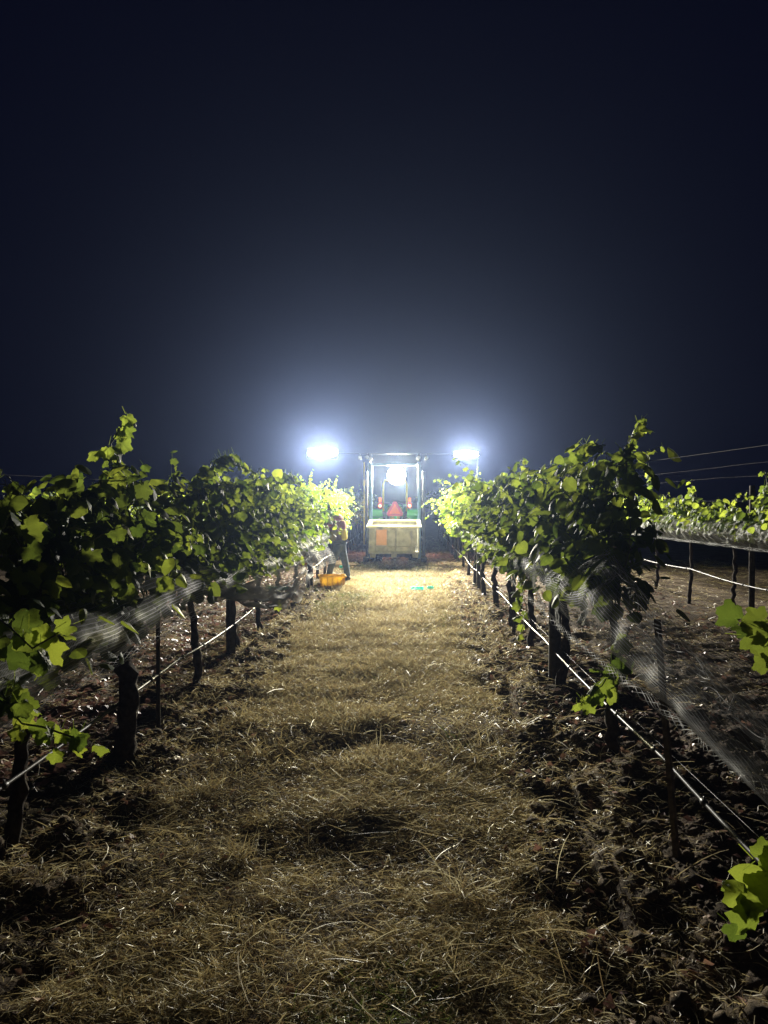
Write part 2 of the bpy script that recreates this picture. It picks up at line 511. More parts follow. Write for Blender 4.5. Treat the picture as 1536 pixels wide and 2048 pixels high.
# ------------------------------------------------------------------ vine leaves
def leaf_outline(N, seed, teeth=True):
    r_ = random.Random(seed); pts = []
    for i in range(N):
        th = -math.pi + 2 * math.pi * (i + .5) / N
        r = .47 + .065 * math.cos(6 * th * (1 - .02 * abs(th)))
        r *= 1 - .60 * math.exp(-((abs(th) - math.pi) / .24) ** 2)
        r *= 1 - .10 * math.exp(-((abs(th) - 1.9) / .3) ** 2)
        if teeth: r *= 1 + (.045 if i % 2 else -.045) + r_.uniform(-.03, .03)
        pts.append((math.sin(th) * r * 1.04, .40 + math.cos(th) * r))
    return pts

def leaf_mesh(seed, mat, N=34, cup=0.25, droop=.35):
    r_ = random.Random(seed * 7 + 1)
    out = leaf_outline(N, seed)
    def z(x, y):
        return -cup * abs(x) - droop * max(0, y - .2) ** 2 + .10 * math.sin(x * 6 + seed) * math.cos(y * 5) - .9 * droop * x * x
    v = [(0, .36, .02)]
    for x, y in out: v.append((x * .55, .38 + (y - .38) * .55, z(x * .55, y * .55) + .015))
    for x, y in out: v.append((x, y, z(x, y) + r_.uniform(-.035, .035)))
    f = []
    for i in range(N):
        j = (i + 1) % N
        f.append((0, 1 + i, 1 + j)); f.append((1 + i, 1 + N + i, 1 + N + j, 1 + j))
    k = len(v)                                       # petiole
    v += [(-.012, .02, 0), (.012, .02, 0), (-.012, -.5, .18), (.012, -.5, .18), (0, .02, -.02), (0, -.5, .16)]
    f += [(k, k + 1, k + 3, k + 2), (k + 1, k + 4, k + 5, k + 3)]
    me = bpy.data.meshes.new('leaf'); me.from_pydata(v, [], f); me.materials.append(mat)
    me.polygons.foreach_set('use_smooth', [True] * len(f)); me.update()
    return me
LEAVES = [leaf_mesh(i, M_LEAF, 34, c, d) for i, (c, d) in enumerate([(.15, .4), (.35, .3), (.05, .6), (.5, .2), (-.15, .35)])]
LEAVES_Y = [leaf_mesh(i + 10, M_LEAF_Y, 34, c, d) for i, (c, d) in enumerate([(.15, .4), (.35, .3)])]
# coarse leaf for the masses
_o = leaf_outline(9, 0, False)
LT = np.array([(0, .36, .03)] + [(x, y, -.22 * abs(x) - .3 * max(0, y - .2) ** 2) for x, y in _o])
LTF = np.array([(0, 1 + i, 1 + (i + 1) % 9) for i in range(9)])

def leaf_frame(outv, rnd, flat=0.5):
    """axes of a leaf hanging out from a shoot: columns x, y(midrib), z(normal)"""
    o = Vector(outv)
    mid = (o * rnd.uniform(.2, .9) + Vector((rnd.gauss(0, .45), rnd.gauss(0, .45), rnd.gauss(-.65, .35)))).normalized()
    nrm = (o * rnd.uniform(.3, 1.0) + Vector((rnd.gauss(0, .4), rnd.gauss(0, .4), rnd.uniform(.2, 1.0))))
    nrm = (nrm - mid * nrm.dot(mid)).normalized()
    x = mid.cross(nrm).normalized()
    return x, mid, nrm

def grow(p0, d0, length, rnd, out, step=.06, wander=.24, grav=.10, size=.112, tip=.35):
    """returns path points and leaves [(pos, frame, size)]"""
    p = Vector(p0); d = Vector(d0).normalized(); path = [p.copy()]; lv = []
    n = max(3, int(length / step)); sgn = rnd.choice((-1, 1))
    for i in range(n):
        t = i / n
        d = (d + Vector((rnd.gauss(0, wander), rnd.gauss(0, wander), rnd.gauss(0, wander))) * .5 + Vector((0, 0, -grav * t))
             + Vector((out * .05 * t, 0, 0))).normalized()
        p = p + d * step
        path.append(p.copy())
        lat = d.cross(Vector((0, 0, 1)))
        if lat.length < .3: lat = Vector((0, 1, 0))
        lat = (lat.normalized() * sgn + Vector((out * .8, 0, .1)) + Vector((rnd.gauss(0, .4), rnd.gauss(0, .4), 0))).normalized()
        sgn = -sgn
        s = size * rnd.uniform(.75, 1.2) * (1 - (1 - tip) * max(0, (t - .55) / .45))
        lp = p + lat * s * .5
        lv.append((lp, leaf_frame(lat, rnd), s))
    return path, lv

def path_shoot(pts, rnd, size=.11, step=.06, tip=.5, out=1):
    """leafy shoot along given points"""
    P = [Vector(p) for p in pts]; path = [P[0]]; lv = []
    for a, b in zip(P[:-1], P[1:]):
        L = (b - a).length; n = max(1, int(L / step))
        for i in range(1, n + 1): path.append(a.lerp(b, i / n) + Vector([rnd.gauss(0, .008) for _ in range(3)]))
    sgn = 1; n = len(path)
    for i, p in enumerate(path[1:]):
        t = i / n
        lat = Vector((out * rnd.uniform(0, .9), sgn * rnd.uniform(.2, 1), rnd.uniform(-.3, .5))).normalized(); sgn = -sgn
        s = size * rnd.uniform(.8, 1.2) * (1 - (1 - tip) * max(0, (t - .5) / .5))
        lv.append((p + lat * s * .45, leaf_frame(lat, rnd), s))
    return path, lv

def mass_mesh(name, lv, mat):
    n = len(lv)
    X = np.array([l[1][0][:] for l in lv]); Y = np.array([l[1][1][:] for l in lv]); Z = np.array([l[1][2][:] for l in lv])
    P = np.array([l[0][:] for l in lv]); S = np.array([l[2] for l in lv])
    V = (LT[None, :, 0:1] * X[:, None] + LT[None, :, 1:2] * Y[:, None] + LT[None, :, 2:3] * Z[:, None]) * S[:, None, None] + P[:, None]
    F = (LTF[None] + (np.arange(n) * len(LT))[:, None, None]).reshape(-1, 3)
    c = np.repeat(np.random.default_rng(n).random(n), len(LT))
    return np_mesh(name, V.reshape(-1, 3), F, mat, np.stack([c, c, c], -1))

def make_vine(X, Y, seed, label, group, near, ztop, zc=.93, shoots=16, special=(), side=0, trunk_r=.035, lean=0, fill=220,
              leaf_n=0, cordon=True, ymin=-9, ymax=99, faces=(), latn=None, lamplit=False, spread=.34, lat=.45, zf=None):
    """near: leaves are objects; leaf_n: how many"""
    rnd = random.Random(seed)
    gz = float(ground_h(X, Y))
    root = empty('grapevine', (X, Y, gz), label, 'grapevine', group)
    # trunk
    tb = MB(); n = 18 if near else 6; path = []; rad = []
    wob = [rnd.uniform(-.02, .02) for _ in range(40)]
    H = zc - gz
    for i in range(n + 1):
        t = i / n
        path.append((lean * math.sin(t * 3.3) + (.035 * math.sin(t * 3.14 + seed) * math.sin(t * 3.14) if near else 0) + wob[i] * .8 * (1 if 0 < i < n else 0), .03 * math.sin(t * 4 + seed) * (1 if near else .5) + wob[i + 15] * .6, -.06 + t * (H + .06)))
        rad.append(trunk_r * (1.35 - .5 * t + (.45 if i == 0 else 0) + rnd.uniform(-.1, .12) + (.35 if i == n else 0)))
    tb.tube(path, rad, 11 if near else 6, jit=.2, rnd=rnd)
    tb.build('trunk', M_BARK, root)
    # cordon arms
    if cordon:
        cb = MB()
        for s in (-1, 1):
            pa = [(path[-1][0], path[-1][1], H - .03)]; ra = [trunk_r * .9]
            for k in range(1, 7):
                yy = s * k * .115
                if not (ymin < Y + yy < ymax): break
                pa.append((rnd.uniform(-.015, .015), yy, H + .02 + rnd.uniform(-.012, .012))); ra.append(trunk_r * (.75 - .06 * k))
            if len(pa) > 2: cb.tube(pa, ra, 8 if near else 5, jit=.15, rnd=rnd)
        if cb.v: cb.build('cordon', M_BARK, root)
    lv = []; sb = MB(); tall = [rnd.randrange(max(1, shoots)) for _ in range(2)]
    for i in range(shoots):
        yy = (i + .5) / shoots * 1.5 - .75 + rnd.uniform(-.05, .05)
        if not (ymin < Y + yy < ymax): continue
        out = (-1 if i % 2 else 1) if not side else (side if rnd.random() < .62 else -side)
        L = (ztop - zc) * (rnd.uniform(1.25, 1.5) if (i in tall and Y > 5) else rnd.uniform(.8, 1.15))
        pa, l = grow((rnd.uniform(-.03, .03), yy, H + .02), (out * rnd.uniform(.05, spread) * (1 if (out == side or not side) else .25), rnd.uniform(-.2, .2), 1), L, rnd, out,
                     grav=rnd.uniform(.04, .22))
        pa = [q_ for q_ in pa if ymin - .05 < Y + q_.y < ymax]
        if len(pa) < 3: continue
        if near: sb.tube(pa, [.0045 - .003 * k / len(pa) for k in range(len(pa))], 4, caps=False)
        lv += l
        if rnd.random() < lat and (out == side or not side or not near):                             # laterals hanging out over the sides
            q = pa[len(pa) // 2]
            pa2, l2 = grow(q, (out * .8, rnd.uniform(-.5, .5), .1), rnd.uniform(.2, .45), rnd, out, grav=.35, size=.10)
            if near: sb.tube(pa2, [.003] * len(pa2), 4, caps=False)
            lv += l2
    sp = []
    for pts, kw in special:
        pa, l = path_shoot([Vector(p) - Vector((X, Y, gz)) for p in pts], rnd, **kw)
        sb.tube(pa, [.004] * len(pa), 4, caps=False); sp += l
    for (fx, fy, fz, fs) in faces:                        # leaves turned broadside to the aisle
        nrm = Vector((rnd.gauss(0, .3), -1, rnd.gauss(.1, .3))).normalized()
        mid = Vector((rnd.gauss(0, .7), 0, rnd.gauss(-.5, .6))); mid = (mid - nrm * mid.dot(nrm)).normalized()
        c = Vector((fx, fy + rnd.uniform(-.05, .05), fz)) - Vector((X, Y, gz))
        sp.append((c - mid * fs * .4, (mid.cross(nrm).normalized(), mid, nrm), fs))
    if sb.v:
        so = sb.build('shoots', M_STEM, root); so['kind'] = 'stuff'
    # interior fill
    fl = []
    for i in range(fill):
        yy = rnd.uniform(-.78, .78)
        if not (ymin < Y + yy < ymax): continue
        zf_ = zf or zc; zz = zf_ + (ztop - zf_) * (rnd.random() ** 1.15) * .95 + .02
        xx = rnd.gauss(0, .15 + .05 * math.sin((zz - zc) * 3))
        o = 1 if xx > 0 else -1
        fl.append((Vector((xx, yy, zz - gz)), leaf_frame((o, rnd.gauss(0, .4), .1), rnd), .112 * rnd.uniform(.6, 1.15)))
    # which leaves become objects
    rnd.shuffle(lv)
    lv = [l for l in lv if ymin < Y + l[0].y < ymax]
    obj = sp + lv
    k = min(leaf_n, 295) if near else 0
    k = max(k, len(sp)) if (near or sp) else 0
    a, b = obj[:k], obj[k:] + fl
    for i, (p, fr, s) in enumerate(a):
        pool = LEAVES_Y if (lamplit and rnd.random() < .6) else LEAVES
        o = bpy.data.objects.new('leaf', rnd.choice(pool)); COL.objects.link(o); o.parent = root
        m = Matrix((fr[0], fr[1], fr[2])).transposed().to_4x4()
        o.matrix_local = Matrix.Translation(p) @ m @ Matrix.Scale(s, 4)
    if b:
        fo = put('foliage', mass_mesh('foliage', b, M_LEAF_Y if lamplit else M_LEAF), root)
        fo['kind'] = 'stuff'
    return root

def at(pts, Y):
    'where leaves seen in the row hang, Y metres down the row: (x, y, z, size)'
    k = 1480 / Y
    return [((a - 815) / k, Y, 1.6 - (b - 1000) / k, c / k) for a, b, c in pts]
f_rn = (at([(1528, 1738, 115), (1483, 1785, 76), (1494, 1822, 86), (1478, 1868, 52), (1532, 1800, 70), (1520, 1700, 60)], 2.1) +
        at([(1462, 1232, 60), (1486, 1262, 62), (1512, 1238, 52), (1532, 1262, 62), (1536, 1305, 50), (1524, 1325, 42)], 2.35))
f_r0 = at([(1172, 1406, 36), (1188, 1386, 38), (1208, 1372, 42), (1236, 1350, 50), (1222, 1388, 42), (1248, 1332, 44)], 4.4)
f_l0 = (at([(18, 1252, 66), (58, 1282, 60), (25, 1312, 74), (92, 1302, 70), (116, 1262, 46), (58, 1338, 42), (-20, 1290, 70), (90, 1270, 50)], 2.6) +
        at([(36, 1420, 62), (12, 1452, 56), (72, 1470, 50), (98, 1482, 42), (120, 1492, 46), (146, 1484, 44), (138, 1504, 48), (100, 1520, 34), (58, 1478, 46)], 2.62) +
        at([(22, 1150, 80), (45, 1060, 60), (60, 1100, 50)], 2.9))
# ---- left row
GL = 'grapevines of the row left of the aisle'
GR = 'grapevines of the row right of the aisle'
sp_l0 = [([(-1.62, 2.9, .86), (-1.50, 2.75, .82), (-1.40, 2.62, .80), (-1.30, 2.58, .79), (-1.20, 2.60, .74), (-1.16, 2.62, .70)], dict(size=.07, step=.12)),
         ([(-1.62, 2.8, 1.22), (-1.48, 2.6, 1.20), (-1.36, 2.48, 1.16), (-1.26, 2.45, 1.10), (-1.20, 2.48, 1.13)], dict(size=.08, step=.12)),
         ([(-1.60, 2.75, .98), (-1.46, 2.6, .94), (-1.38, 2.52, .90), (-1.32, 2.5, .88)], dict(size=.085, step=.032)),
         ([(-1.62, 2.75, .93), (-1.56, 2.85, .83)], dict(size=.09, step=.05)),
         ([(-1.62, 3.0, 1.45), (-1.52, 3.0, 1.30), (-1.53, 3.05, 1.20)], dict(size=.10, step=.06))]
sp_l1 = [([(-1.66, 4.1, 1.55), (-1.66, 4.12, 1.75), (-1.72, 4.2, 1.86), (-1.66, 4.22, 1.98), (-1.61, 4.2, 2.08)], dict(size=.115, step=.028, tip=.75)),
         ([(-1.55, 3.5, 1.48), (-1.46, 3.8, 1.51), (-1.38, 4.1, 1.46), (-1.30, 4.4, 1.42), (-1.28, 4.48, 1.36)], dict(size=.115, step=.036)),
         ([(-1.45, 4.2, 1.40), (-1.40, 4.25, 1.28), (-1.40, 4.3, 1.16)], dict(size=.11, step=.036)),
         ([(-1.7, 3.8, 1.55), (-1.6, 3.85, 1.7), (-1.45, 4.0, 1.72)], dict(size=.12, step=.036))]
sp_l2 = [([(-1.5, 5.0, 1.66), (-1.42, 5.4, 1.70), (-1.38, 5.8, 1.71), (-1.35, 6.2, 1.74)], dict(size=.115, step=.036)),
         ([(-1.66, 6.0, 1.65), (-1.62, 6.0, 1.82), (-1.6, 6.03, 1.93)], dict(size=.10, step=.036)),
         ([(-1.5, 5.6, 1.25), (-1.3, 6.0, 1.12), (-1.22, 6.2, 1.05)], dict(size=.10, step=.06))]
sp_l3 = [([(-1.6, 7.4, 1.6), (-1.55, 7.5, 1.8), (-1.5, 7.5, 1.92)], dict(size=.10, step=.036)),
         ([(-1.5, 6.9, 1.25), (-1.25, 7.3, 1.1), (-1.12, 7.6, 1.02)], dict(size=.10, step=.06)),
         ([(-1.66, 8.3, .7), (-1.55, 8.5, .52), (-1.50, 8.4, .42)], dict(size=.11, step=.07))]
left_Y = [3.15, 4.28, 5.92, 7.35, 8.6, 9.75]
y = 11.15
while y < 31: left_Y.append(y); y += 1.4
specials = {0: sp_l0, 1: sp_l1, 2: sp_l2, 3: sp_l3}
desc_l = {0: 'grapevine at the left edge of the photo with bright low shoots hanging into the aisle',
          1: 'large grapevine with thick twisted trunk and tall upright shoot, second in the left row',
          2: 'thin-trunked grapevine just behind the thick twisted trunk in the left row'}
def arches(X, yv, s, seed):
    q = random.Random(seed); u = lambda a: q.uniform(-a, a)
    z1 = 1.84 + u(.07); z2 = 1.42 + u(.12); z3 = 1.15 + u(.1); o = []
    o.append(([(X + s * .10, yv - .45, 1.62), (X + s * .22, yv - .15, z1), (X + s * (.30 + u(.05)), yv + .25, z1 + u(.05)), (X + s * .36, yv + .62, z1 - .10)],
              dict(size=.105, step=.038, out=s)))
    o.append(([(X + s * .2, yv - .35, z2 - .05), (X + s * .38, yv, z2 + .03), (X + s * (.46 + u(.06)), yv + .5, z2 - .06)], dict(size=.10, step=.04, out=s)))
    if q.random() < .6: o.append(([(X + s * .22, yv - .2, z3), (X + s * .42, yv + .1, z3 - .02), (X + s * .5, yv + .35, z3 - .16)], dict(size=.095, step=.042, out=s)))
    return o
for i, yv in enumerate(left_Y):
    near = yv < 15
    lab = desc_l.get(i, '%s grapevine from the front in the row left of the grassy aisle' % ORD[i])
    zt = [1.64, 1.82, 1.84, 1.88, 1.86, 1.88][i] if i < 6 else 1.84 + .1 * math.sin(i * 1.7)
    make_vine(LX, yv, 100 + i, lab, GL, near, zt, shoots=18 if near else 12, special=list(specials.get(i, ())) + (arches(LX, yv, 1, 900 + i) if 1 < i < 5 else []), faces=f_l0 if i == 0 else (), side=(1 if yv < 9 else -1) if near else 0,
              trunk_r=.050 if i == 1 else (.025 if near else .024), lean=.05 if i == 1 else 0, fill=380 if near else 260, zf=.80 if near else None,
              leaf_n=295 if yv < 9 else 190, lamplit=(11 < yv < 18), ymin=2.9,
              spread=.26 if yv < 9 else (.08 if near else .25), lat=.14)

# ---- right row
sp_rn = [([(1.22, 1.75, .80), (1.14, 1.95, .62), (1.05, 2.10, .57), (1.01, 2.14, .46)], dict(size=.09, step=.16, out=-1)),
         ([(1.3, 2.3, 1.3), (1.15, 2.4, 1.22), (1.08, 2.45, 1.18)], dict(size=.07, step=.14, out=-1))]
sp_r0 = [([(1.25, 4.35, 1.75), (1.24, 4.15, 1.9), (1.27, 4.02, 1.98), (1.29, 4.1, 2.06)], dict(size=.10, step=.03, out=-1, tip=.6)),
         ([(1.22, 4.1, .9), (1.18, 4.25, .62), (1.10, 4.35, .47), (1.02, 4.42, .40)], dict(size=.10, step=.05, out=-1)),
         ([(1.2, 5.1, 1.85), (1.15, 4.8, 1.95), (1.18, 4.5, 1.93)], dict(size=.11, step=.06, out=-1))]
sp_r2 = [([(1.12, 6.9, .95), (1.05, 6.8, .8), (1.05, 6.6, .62), (1.0, 6.5, .5), (.98, 6.45, .42)], dict(size=.10, step=.06, out=-1)),
         ([(1.15, 6.3, 1.0), (1.0, 6.4, .9), (.98, 6.4, .78)], dict(size=.10, step=.06, out=-1))]
right_Y = [4.52, 6.0, 7.6, 8.95, 10.4, 12.1, 13.7]
y = 15.2
while y < 31: right_Y.append(y); y += 1.45
make_vine(RX, 1.72, 301, 'grapevine beyond the lower right corner whose bright leaves reach into view', GR, False, 1.2, shoots=0, fill=0,
          special=sp_rn, faces=f_rn, cordon=False, trunk_r=.035)
desc_r = {0: 'dark grapevine nearest on the right with a leafy tip reaching above the row end'}
spr = {0: sp_r0, 2: sp_r2}
for i, yv in enumerate(right_Y):
    near = yv < 15
    lab = desc_r.get(i, '%s grapevine from the dark near end of the row right of the aisle' % ORD[i])
    zt = 1.95 if i < 4 else 1.92
    make_vine(RX, yv, 200 + i, lab, GR, near, zt, shoots=18 if near else 12, special=list(spr.get(i, ())) + (arches(RX, yv, -1, 950 + i) if 1 < i < 7 else []), faces=f_r0 if i == 0 else (), side=-1 if near else 0,
              trunk_r=.029 if near else .026, fill=430 if near else 260, leaf_n=280 if yv < 9 else 190, lamplit=(12 < yv < 18), ymin=4.3, zc=.95, spread=.18 if i < 2 else .30, lat=.15 if i < 2 else .3, zf=.88)

# ---- second rows on either side
GR2 = 'grapevines of the far right row under pale net'
for i, yv in enumerate(np.arange(8.2, 26, 1.5)):
    near = yv < 15
    r2sp = []
    if i == 3: r2sp = [([(RX + DX, 12.9, 1.6), (RX + DX, 12.9, 1.9), (RX + DX - .05, 12.95, 2.22)], dict(size=.12, step=.06, out=-1))]
    if i == 2: r2sp = [([(RX + DX, 11.0, 1.5), (RX + DX - .05, 11.0, 1.85)], dict(size=.11, step=.06, out=-1))]
    if i == 0: r2sp = [([(RX + DX, 8.8, 1.5), (RX + DX - .05, 8.75, 1.92)], dict(size=.11, step=.06, out=-1))]
    make_vine(RX + DX, float(yv), 400 + i, '%s grapevine from the near end of the far right row with pale netting' % ORD[i], GR2, near,
              [1.72, 1.5, 1.62, 1.7][i] if i < 4 else 1.75, zc=1.1, shoots=14 if near else 10, special=r2sp, fill=130 if near else 200, leaf_n=140, trunk_r=.022, spread=.12, lat=.05, zf=1.2)
GL2 = 'grapevines of the next row to the left, seen under the canopy'
for i, yv in enumerate(np.arange(9.0, 27, 1.5)):
    make_vine(LX - DX, float(yv), 500 + i, '%s grapevine from the near end of the next row to the left' % ORD[i], GL2, False,
              1.75, zc=.95, shoots=10, fill=260, trunk_r=.028)

# ------------------------------------------------------------------ posts and stakes
def post(x, y, h, r, label, square=False, lean=(0, 0), mat=None):
    gz = float(ground_h(x, y)); b = MB()
    pts = [(lean[0] * t, lean[1] * t, -.1 + (h + .1) * t) for t in (0, .25, .5, .75, 1)]
    rr = random.Random(int(x * 100 + y * 10))
    if square:
        b.tube(pts, [r, r * .98, r, r * .97, r], 4, jit=.03, rnd=rr)
        b.sm = [False] * len(b.sm)
    else: b.tube(pts, [r * 1.03, r, r * .98, r, r * .97], 10, jit=.04, rnd=rr)
    o = b.build('trellis_post', mat or M_POST); o.location = (x, y, gz)
    return tag(o, label, 'post', 'posts of the vine trellis')
for i, yv in enumerate((7.05, 12.9, 18.9, 24.9)):
    post(LX + .02, yv, 1.5, .045, '%s trellis post from the front in the row left of the aisle' % ORD[i], square=(i == 0))
for i, yv in enumerate((6.2, 12.8, 18.9, 24.9)):
    post(RX - .02, yv, 1.5, .052 if i == 0 else .04, '%s thick trellis post from the front in the row right of the aisle' % ORD[i])
post(RX - .09, 3.18, 1.0, .016, 'slim leaning wooden stake under the sagging net at the near right', True, (-.05, .14), M_STAKE)
post(RX - .06, 8.3, .95, .02, 'slim stake behind the first thick post of the right row', True)
post(LX + .03, 4.95, .85, .014, 'thin rod behind the thick twisted trunk in the left row')
for i, yv in enumerate((9.2, 15.2, 21.2)):
    post(RX + DX, yv, 1.72, .035, '%s trellis post from the near end of the far right row' % ORD[i])
for i, yv in enumerate((10.2, 16.2)):
    post(LX - DX, yv, 1.85, .04, '%s trellis post in the next row to the left' % ORD[i])

# ------------------------------------------------------------------ wires and drip hoses
def cable(name, x, z, y0, y1, r, mat, label, cat, group, sag=.02, span=6.0, n=80, seed=0, wob=0):
    rr = random.Random(seed); b = MB(); pts = []
    ph = rr.uniform(0, 6)
    for i in range(n + 1):
        yy = y0 + (y1 - y0) * (i / n) ** 1.25
        fr = ((yy + ph) % span) / span
        pts.append((x + wob * math.sin(yy * .9 + ph), yy, z - sag * 4 * fr * (1 - fr) + wob * .7 * math.sin(yy * 1.7 + ph)))
    b.tube(pts, r, 6)
    o = b.build(name, mat)
    tag(o, label, cat, group)
    return o, pts
W = 'trellis wires strung along the rows'
for (x, z, y0, lab) in ((LX, 1.72, 2, 'top trellis wire of the left row'), (LX + .05, 1.38, 2, 'middle trellis wire of the left row'),
                        (LX, .96, 2, 'low cordon wire of the left row below the leaves'),
                        (RX, 1.80, 2, 'top trellis wire of the row right of the aisle'), (RX - .05, 1.42, 4, 'middle trellis wire of the row right of the aisle'),
                        (RX, .98, 2, 'low cordon wire of the row right of the aisle'),
                        (RX + DX, 2.05, 6, 'highest trellis wire of the far right row against the dark sky'),
                        (RX + DX, 1.90, 6, 'second highest trellis wire of the far right row against the sky'),
                        (RX + DX, 1.60, 6, 'lower trellis wire of the far right row just above the leaves')):
    cable('trellis_wire', x, z, y0, 30, .0005 if x > 3 else .0010, M_WIRE, lab, 'wire', W, .015, seed=int(x * 10 + z * 100))
Hs = 'black drip hoses hung along the rows'
def hose(x, z, y0, y1, label, seed, r=.0095, wob=.008):
    root = empty('drip_hose', (x, y0, 0), label, 'drip hose', Hs)
    o, pts = cable('hose', x, z, y0, y1, r, M_HOSE, None, None, None, .03, 3.1, 160, seed, wob)
    o.parent = root; o.location = (-x, -y0, 0)
    yy = y0 + .35; em = None
    while yy < min(y1, 14):
        k = min(range(len(pts)), key=lambda q: abs(pts[q][1] - yy)); p = pts[k]
        if em is None:
            b = MB(); b.lathe([(r * .9, -.02), (r * 1.5, -.014), (r * 1.5, .014), (r * .9, .02)], (0, 0, 0), 'Y', 10)
            b.box((0, 0, r * 1.9), (.006, .012, .014), bev=.002)
            em = b.build('emitter', M_HOSE); e = em
        else:
            e = em.copy(); COL.objects.link(e)
        e.parent = root; e.location = (p[0] - x, p[1] - y0, p[2]); yy += .62
    return root
hose(LX + .04, .43, 2.0, 28, 'drip hose running low along the left row, shining between the trunks', 1)
hose(RX - .02, .36, 1.5, 28, 'shining drip hose running low along the row right of the aisle', 2)
hose(RX + DX - .05, .58, 6.5, 26, 'bright drip hose of the far right row under the pale net', 3, .011)
cable('support_wire', RX + .012, .395, 1.5, 28, .0012, M_STEEL, 'thin wire just above the drip hose of the row right of the aisle', 'wire', W, .02, seed=5)

# ------------------------------------------------------------------ bird nets
def net_mesh(P, nu, nv, su, sv, w):
    """P(u,v)->(...,3) in [0,1]^2, nu strands across, nv strands along; su/sv samples along each"""
    V = []; F = []; b = 0
    e = 2e-3
    def strand(A, B, k):
        nonlocal b
        # A (m,k,3) centre, B direction
        B = B / (np.linalg.norm(B, axis=-1, keepdims=True) + 1e-9)
        v = np.stack([A - B * w / 2, A + B * w / 2], 2).reshape(-1, 3)
        m = A.shape[0]
        base = (np.arange(m) * k * 2)[:, None]; s = np.arange(k - 1)[None] * 2
        f = np.stack([base + s, base + s + 1, base + s + 3, base + s + 2], -1).reshape(-1, 4)
        V.append(v); F.append(f + b); b += len(v)
    u = np.linspace(0, 1, su)[None, :]; v = np.linspace(0, 1, nv)[:, None]
    U, VV = np.broadcast_arrays(u, v); A = P(U, VV); strand(A, P(U, VV + e) - A, su)
    u = np.linspace(0, 1, nu)[:, None]; v = np.linspace(0, 1, sv)[None, :]
    U, VV = np.broadcast_arrays(u, v); A = P(U, VV); strand(A, P(U + e, VV) - A, sv)
    return np.concatenate(V), np.concatenate(F)

def build_net(name, sheets, label, group='bird nets draped over the fruit zone'):
    V = []; F = []; b = 0
    for a in sheets:
        v, f = net_mesh(*a); V.append(v); F.append(f + b); b += len(v)
    o = put(name, np_mesh(name, np.concatenate(V), np.concatenate(F), M_NET))
    return tag(o, label, 'net', group)

def sleeve(xc, side, y0, y1, ztop, zbot, bulge, seed, pw=1.4, cr=1.0):
    """net hung from ztop(y) to zbot(y) on one side of a row"""
    def P(u, v):
        y = y0 + (y1 - y0) * u ** pw
        zt = ztop(y); zb = zbot(y)
        n = vnoise(y * 1.5 + seed, v * 1.5) ; n2 = vnoise(y * 6 + seed, v * 3 + 5); n3 = vnoise(y * 2.2 + seed * 3, v * 0 + .3)
        x = xc + side * (bulge * np.sin(np.clip(v, 0, 1) * 2.6 + .35) + .045 * n + .025 * n2 * cr + (cr - 1) * .035 * vnoise(y * 17 + seed, v * 7))
        z = zt + (zb - zt) * v + .05 * n3 + .02 * n2 + (cr - 1) * .02 * vnoise(y * 11, v * 6 + seed)
        return np.stack([x, y + .05 * n2, z], -1)
    return P
def rope(pts, r, turns, seed):
    """gathered hem: strands wound into a loose rope along pts"""
    pts = np.array(pts, float)
    tt = np.linspace(0, 1, len(pts))
    def P(u, v):
        c = np.stack([np.interp(u, tt, pts[:, k]) for k in range(3)], -1)
        a = v * 6.283 + u * turns + 2 * vnoise(u * 9 + seed, v * 3)
        rr = r * (.6 + .8 * (vnoise(u * 14 + seed, v * 4) + .5))
        return c + np.stack([np.cos(a) * rr, 0 * a, np.sin(a) * rr], -1)
    return P

lt = lambda y: np.interp(y, [2, 3, 4.3, 6, 8, 12, 22], [1.18, 1.14, 1.16, 1.12, 1.05, 1.08, 1.08])
lb = lambda y: np.interp(y, [2, 3, 4.3, 6, 7.5, 8.6, 12, 22], [.66, .68, .74, .74, .78, .70, .76, .76])
build_net('bird_net', [(sleeve(LX, 1, 2.3, 20, lt, lb, .30, 3), 1100, 26, 500, 16, .0036),
                       (sleeve(LX, -1, 2.3, 20, lt, lb, .28, 9), 900, 22, 400, 14, .0034),
                       (rope([(LX + .10, 2.3, .70), (LX + .14, 4, .73), (LX + .12, 7, .75), (LX + .15, 12, .75), (LX + .1, 20, .75)], .03, 60, 4), 10, 10, 400, 6, .0025)],
          'dark bird net wrapped round the fruit zone of the left row')
# loose net flared into the aisle on the left
def flare(u, v):
    p00 = np.array([-1.52, 5.75, .93]); p10 = np.array([-1.14, 8.5, .90])
    p01 = np.array([-1.52, 5.9, .80]); p11 = np.array([-1.14, 7.7, .66])
    U, V_ = u[..., None], v[..., None]
    c = (p00 * (1 - U) + p10 * U) * (1 - V_) + (p01 * (1 - U) + p11 * U) * V_
    n = vnoise(u * 5, v * 3); n2 = vnoise(u * 14 + 3, v * 5)
    c = c + np.stack([.20 * np.sin(u * 3.1) * (1 - .6 * v) + .09 * n, .05 * n2, .10 * n + .03 * n2 - .10 * np.sin(u * 3.14) * v], -1)
    return c
def flare2(u, v):
    c = flare(u, v * .7 + .3 * np.sin(u * 3))
    return c + np.stack([.05 + .06 * vnoise(u * 7, v * 4 + 9), 0 * u, -.05 + .1 * vnoise(u * 6 + 9, v * 2)], -1)
build_net('bird_net', [(flare, 170, 40, 70, 18, .0075), (flare2, 120, 30, 70, 18, .0065),
                       (rope([(-1.52, 5.7, .93), (-1.34, 6.8, .90), (-1.12, 8.2, .93), (-1.1, 8.7, .98)], .02, 30, 1), 6, 10, 80, 5, .004),
                       (rope([(-1.54, 5.7, .84), (-1.30, 6.9, .78), (-1.18, 7.6, .68)], .02, 30, 6), 6, 10, 80, 5, .004)],
          'loose pale net pulled out from the left row into the aisle near the orange lug')
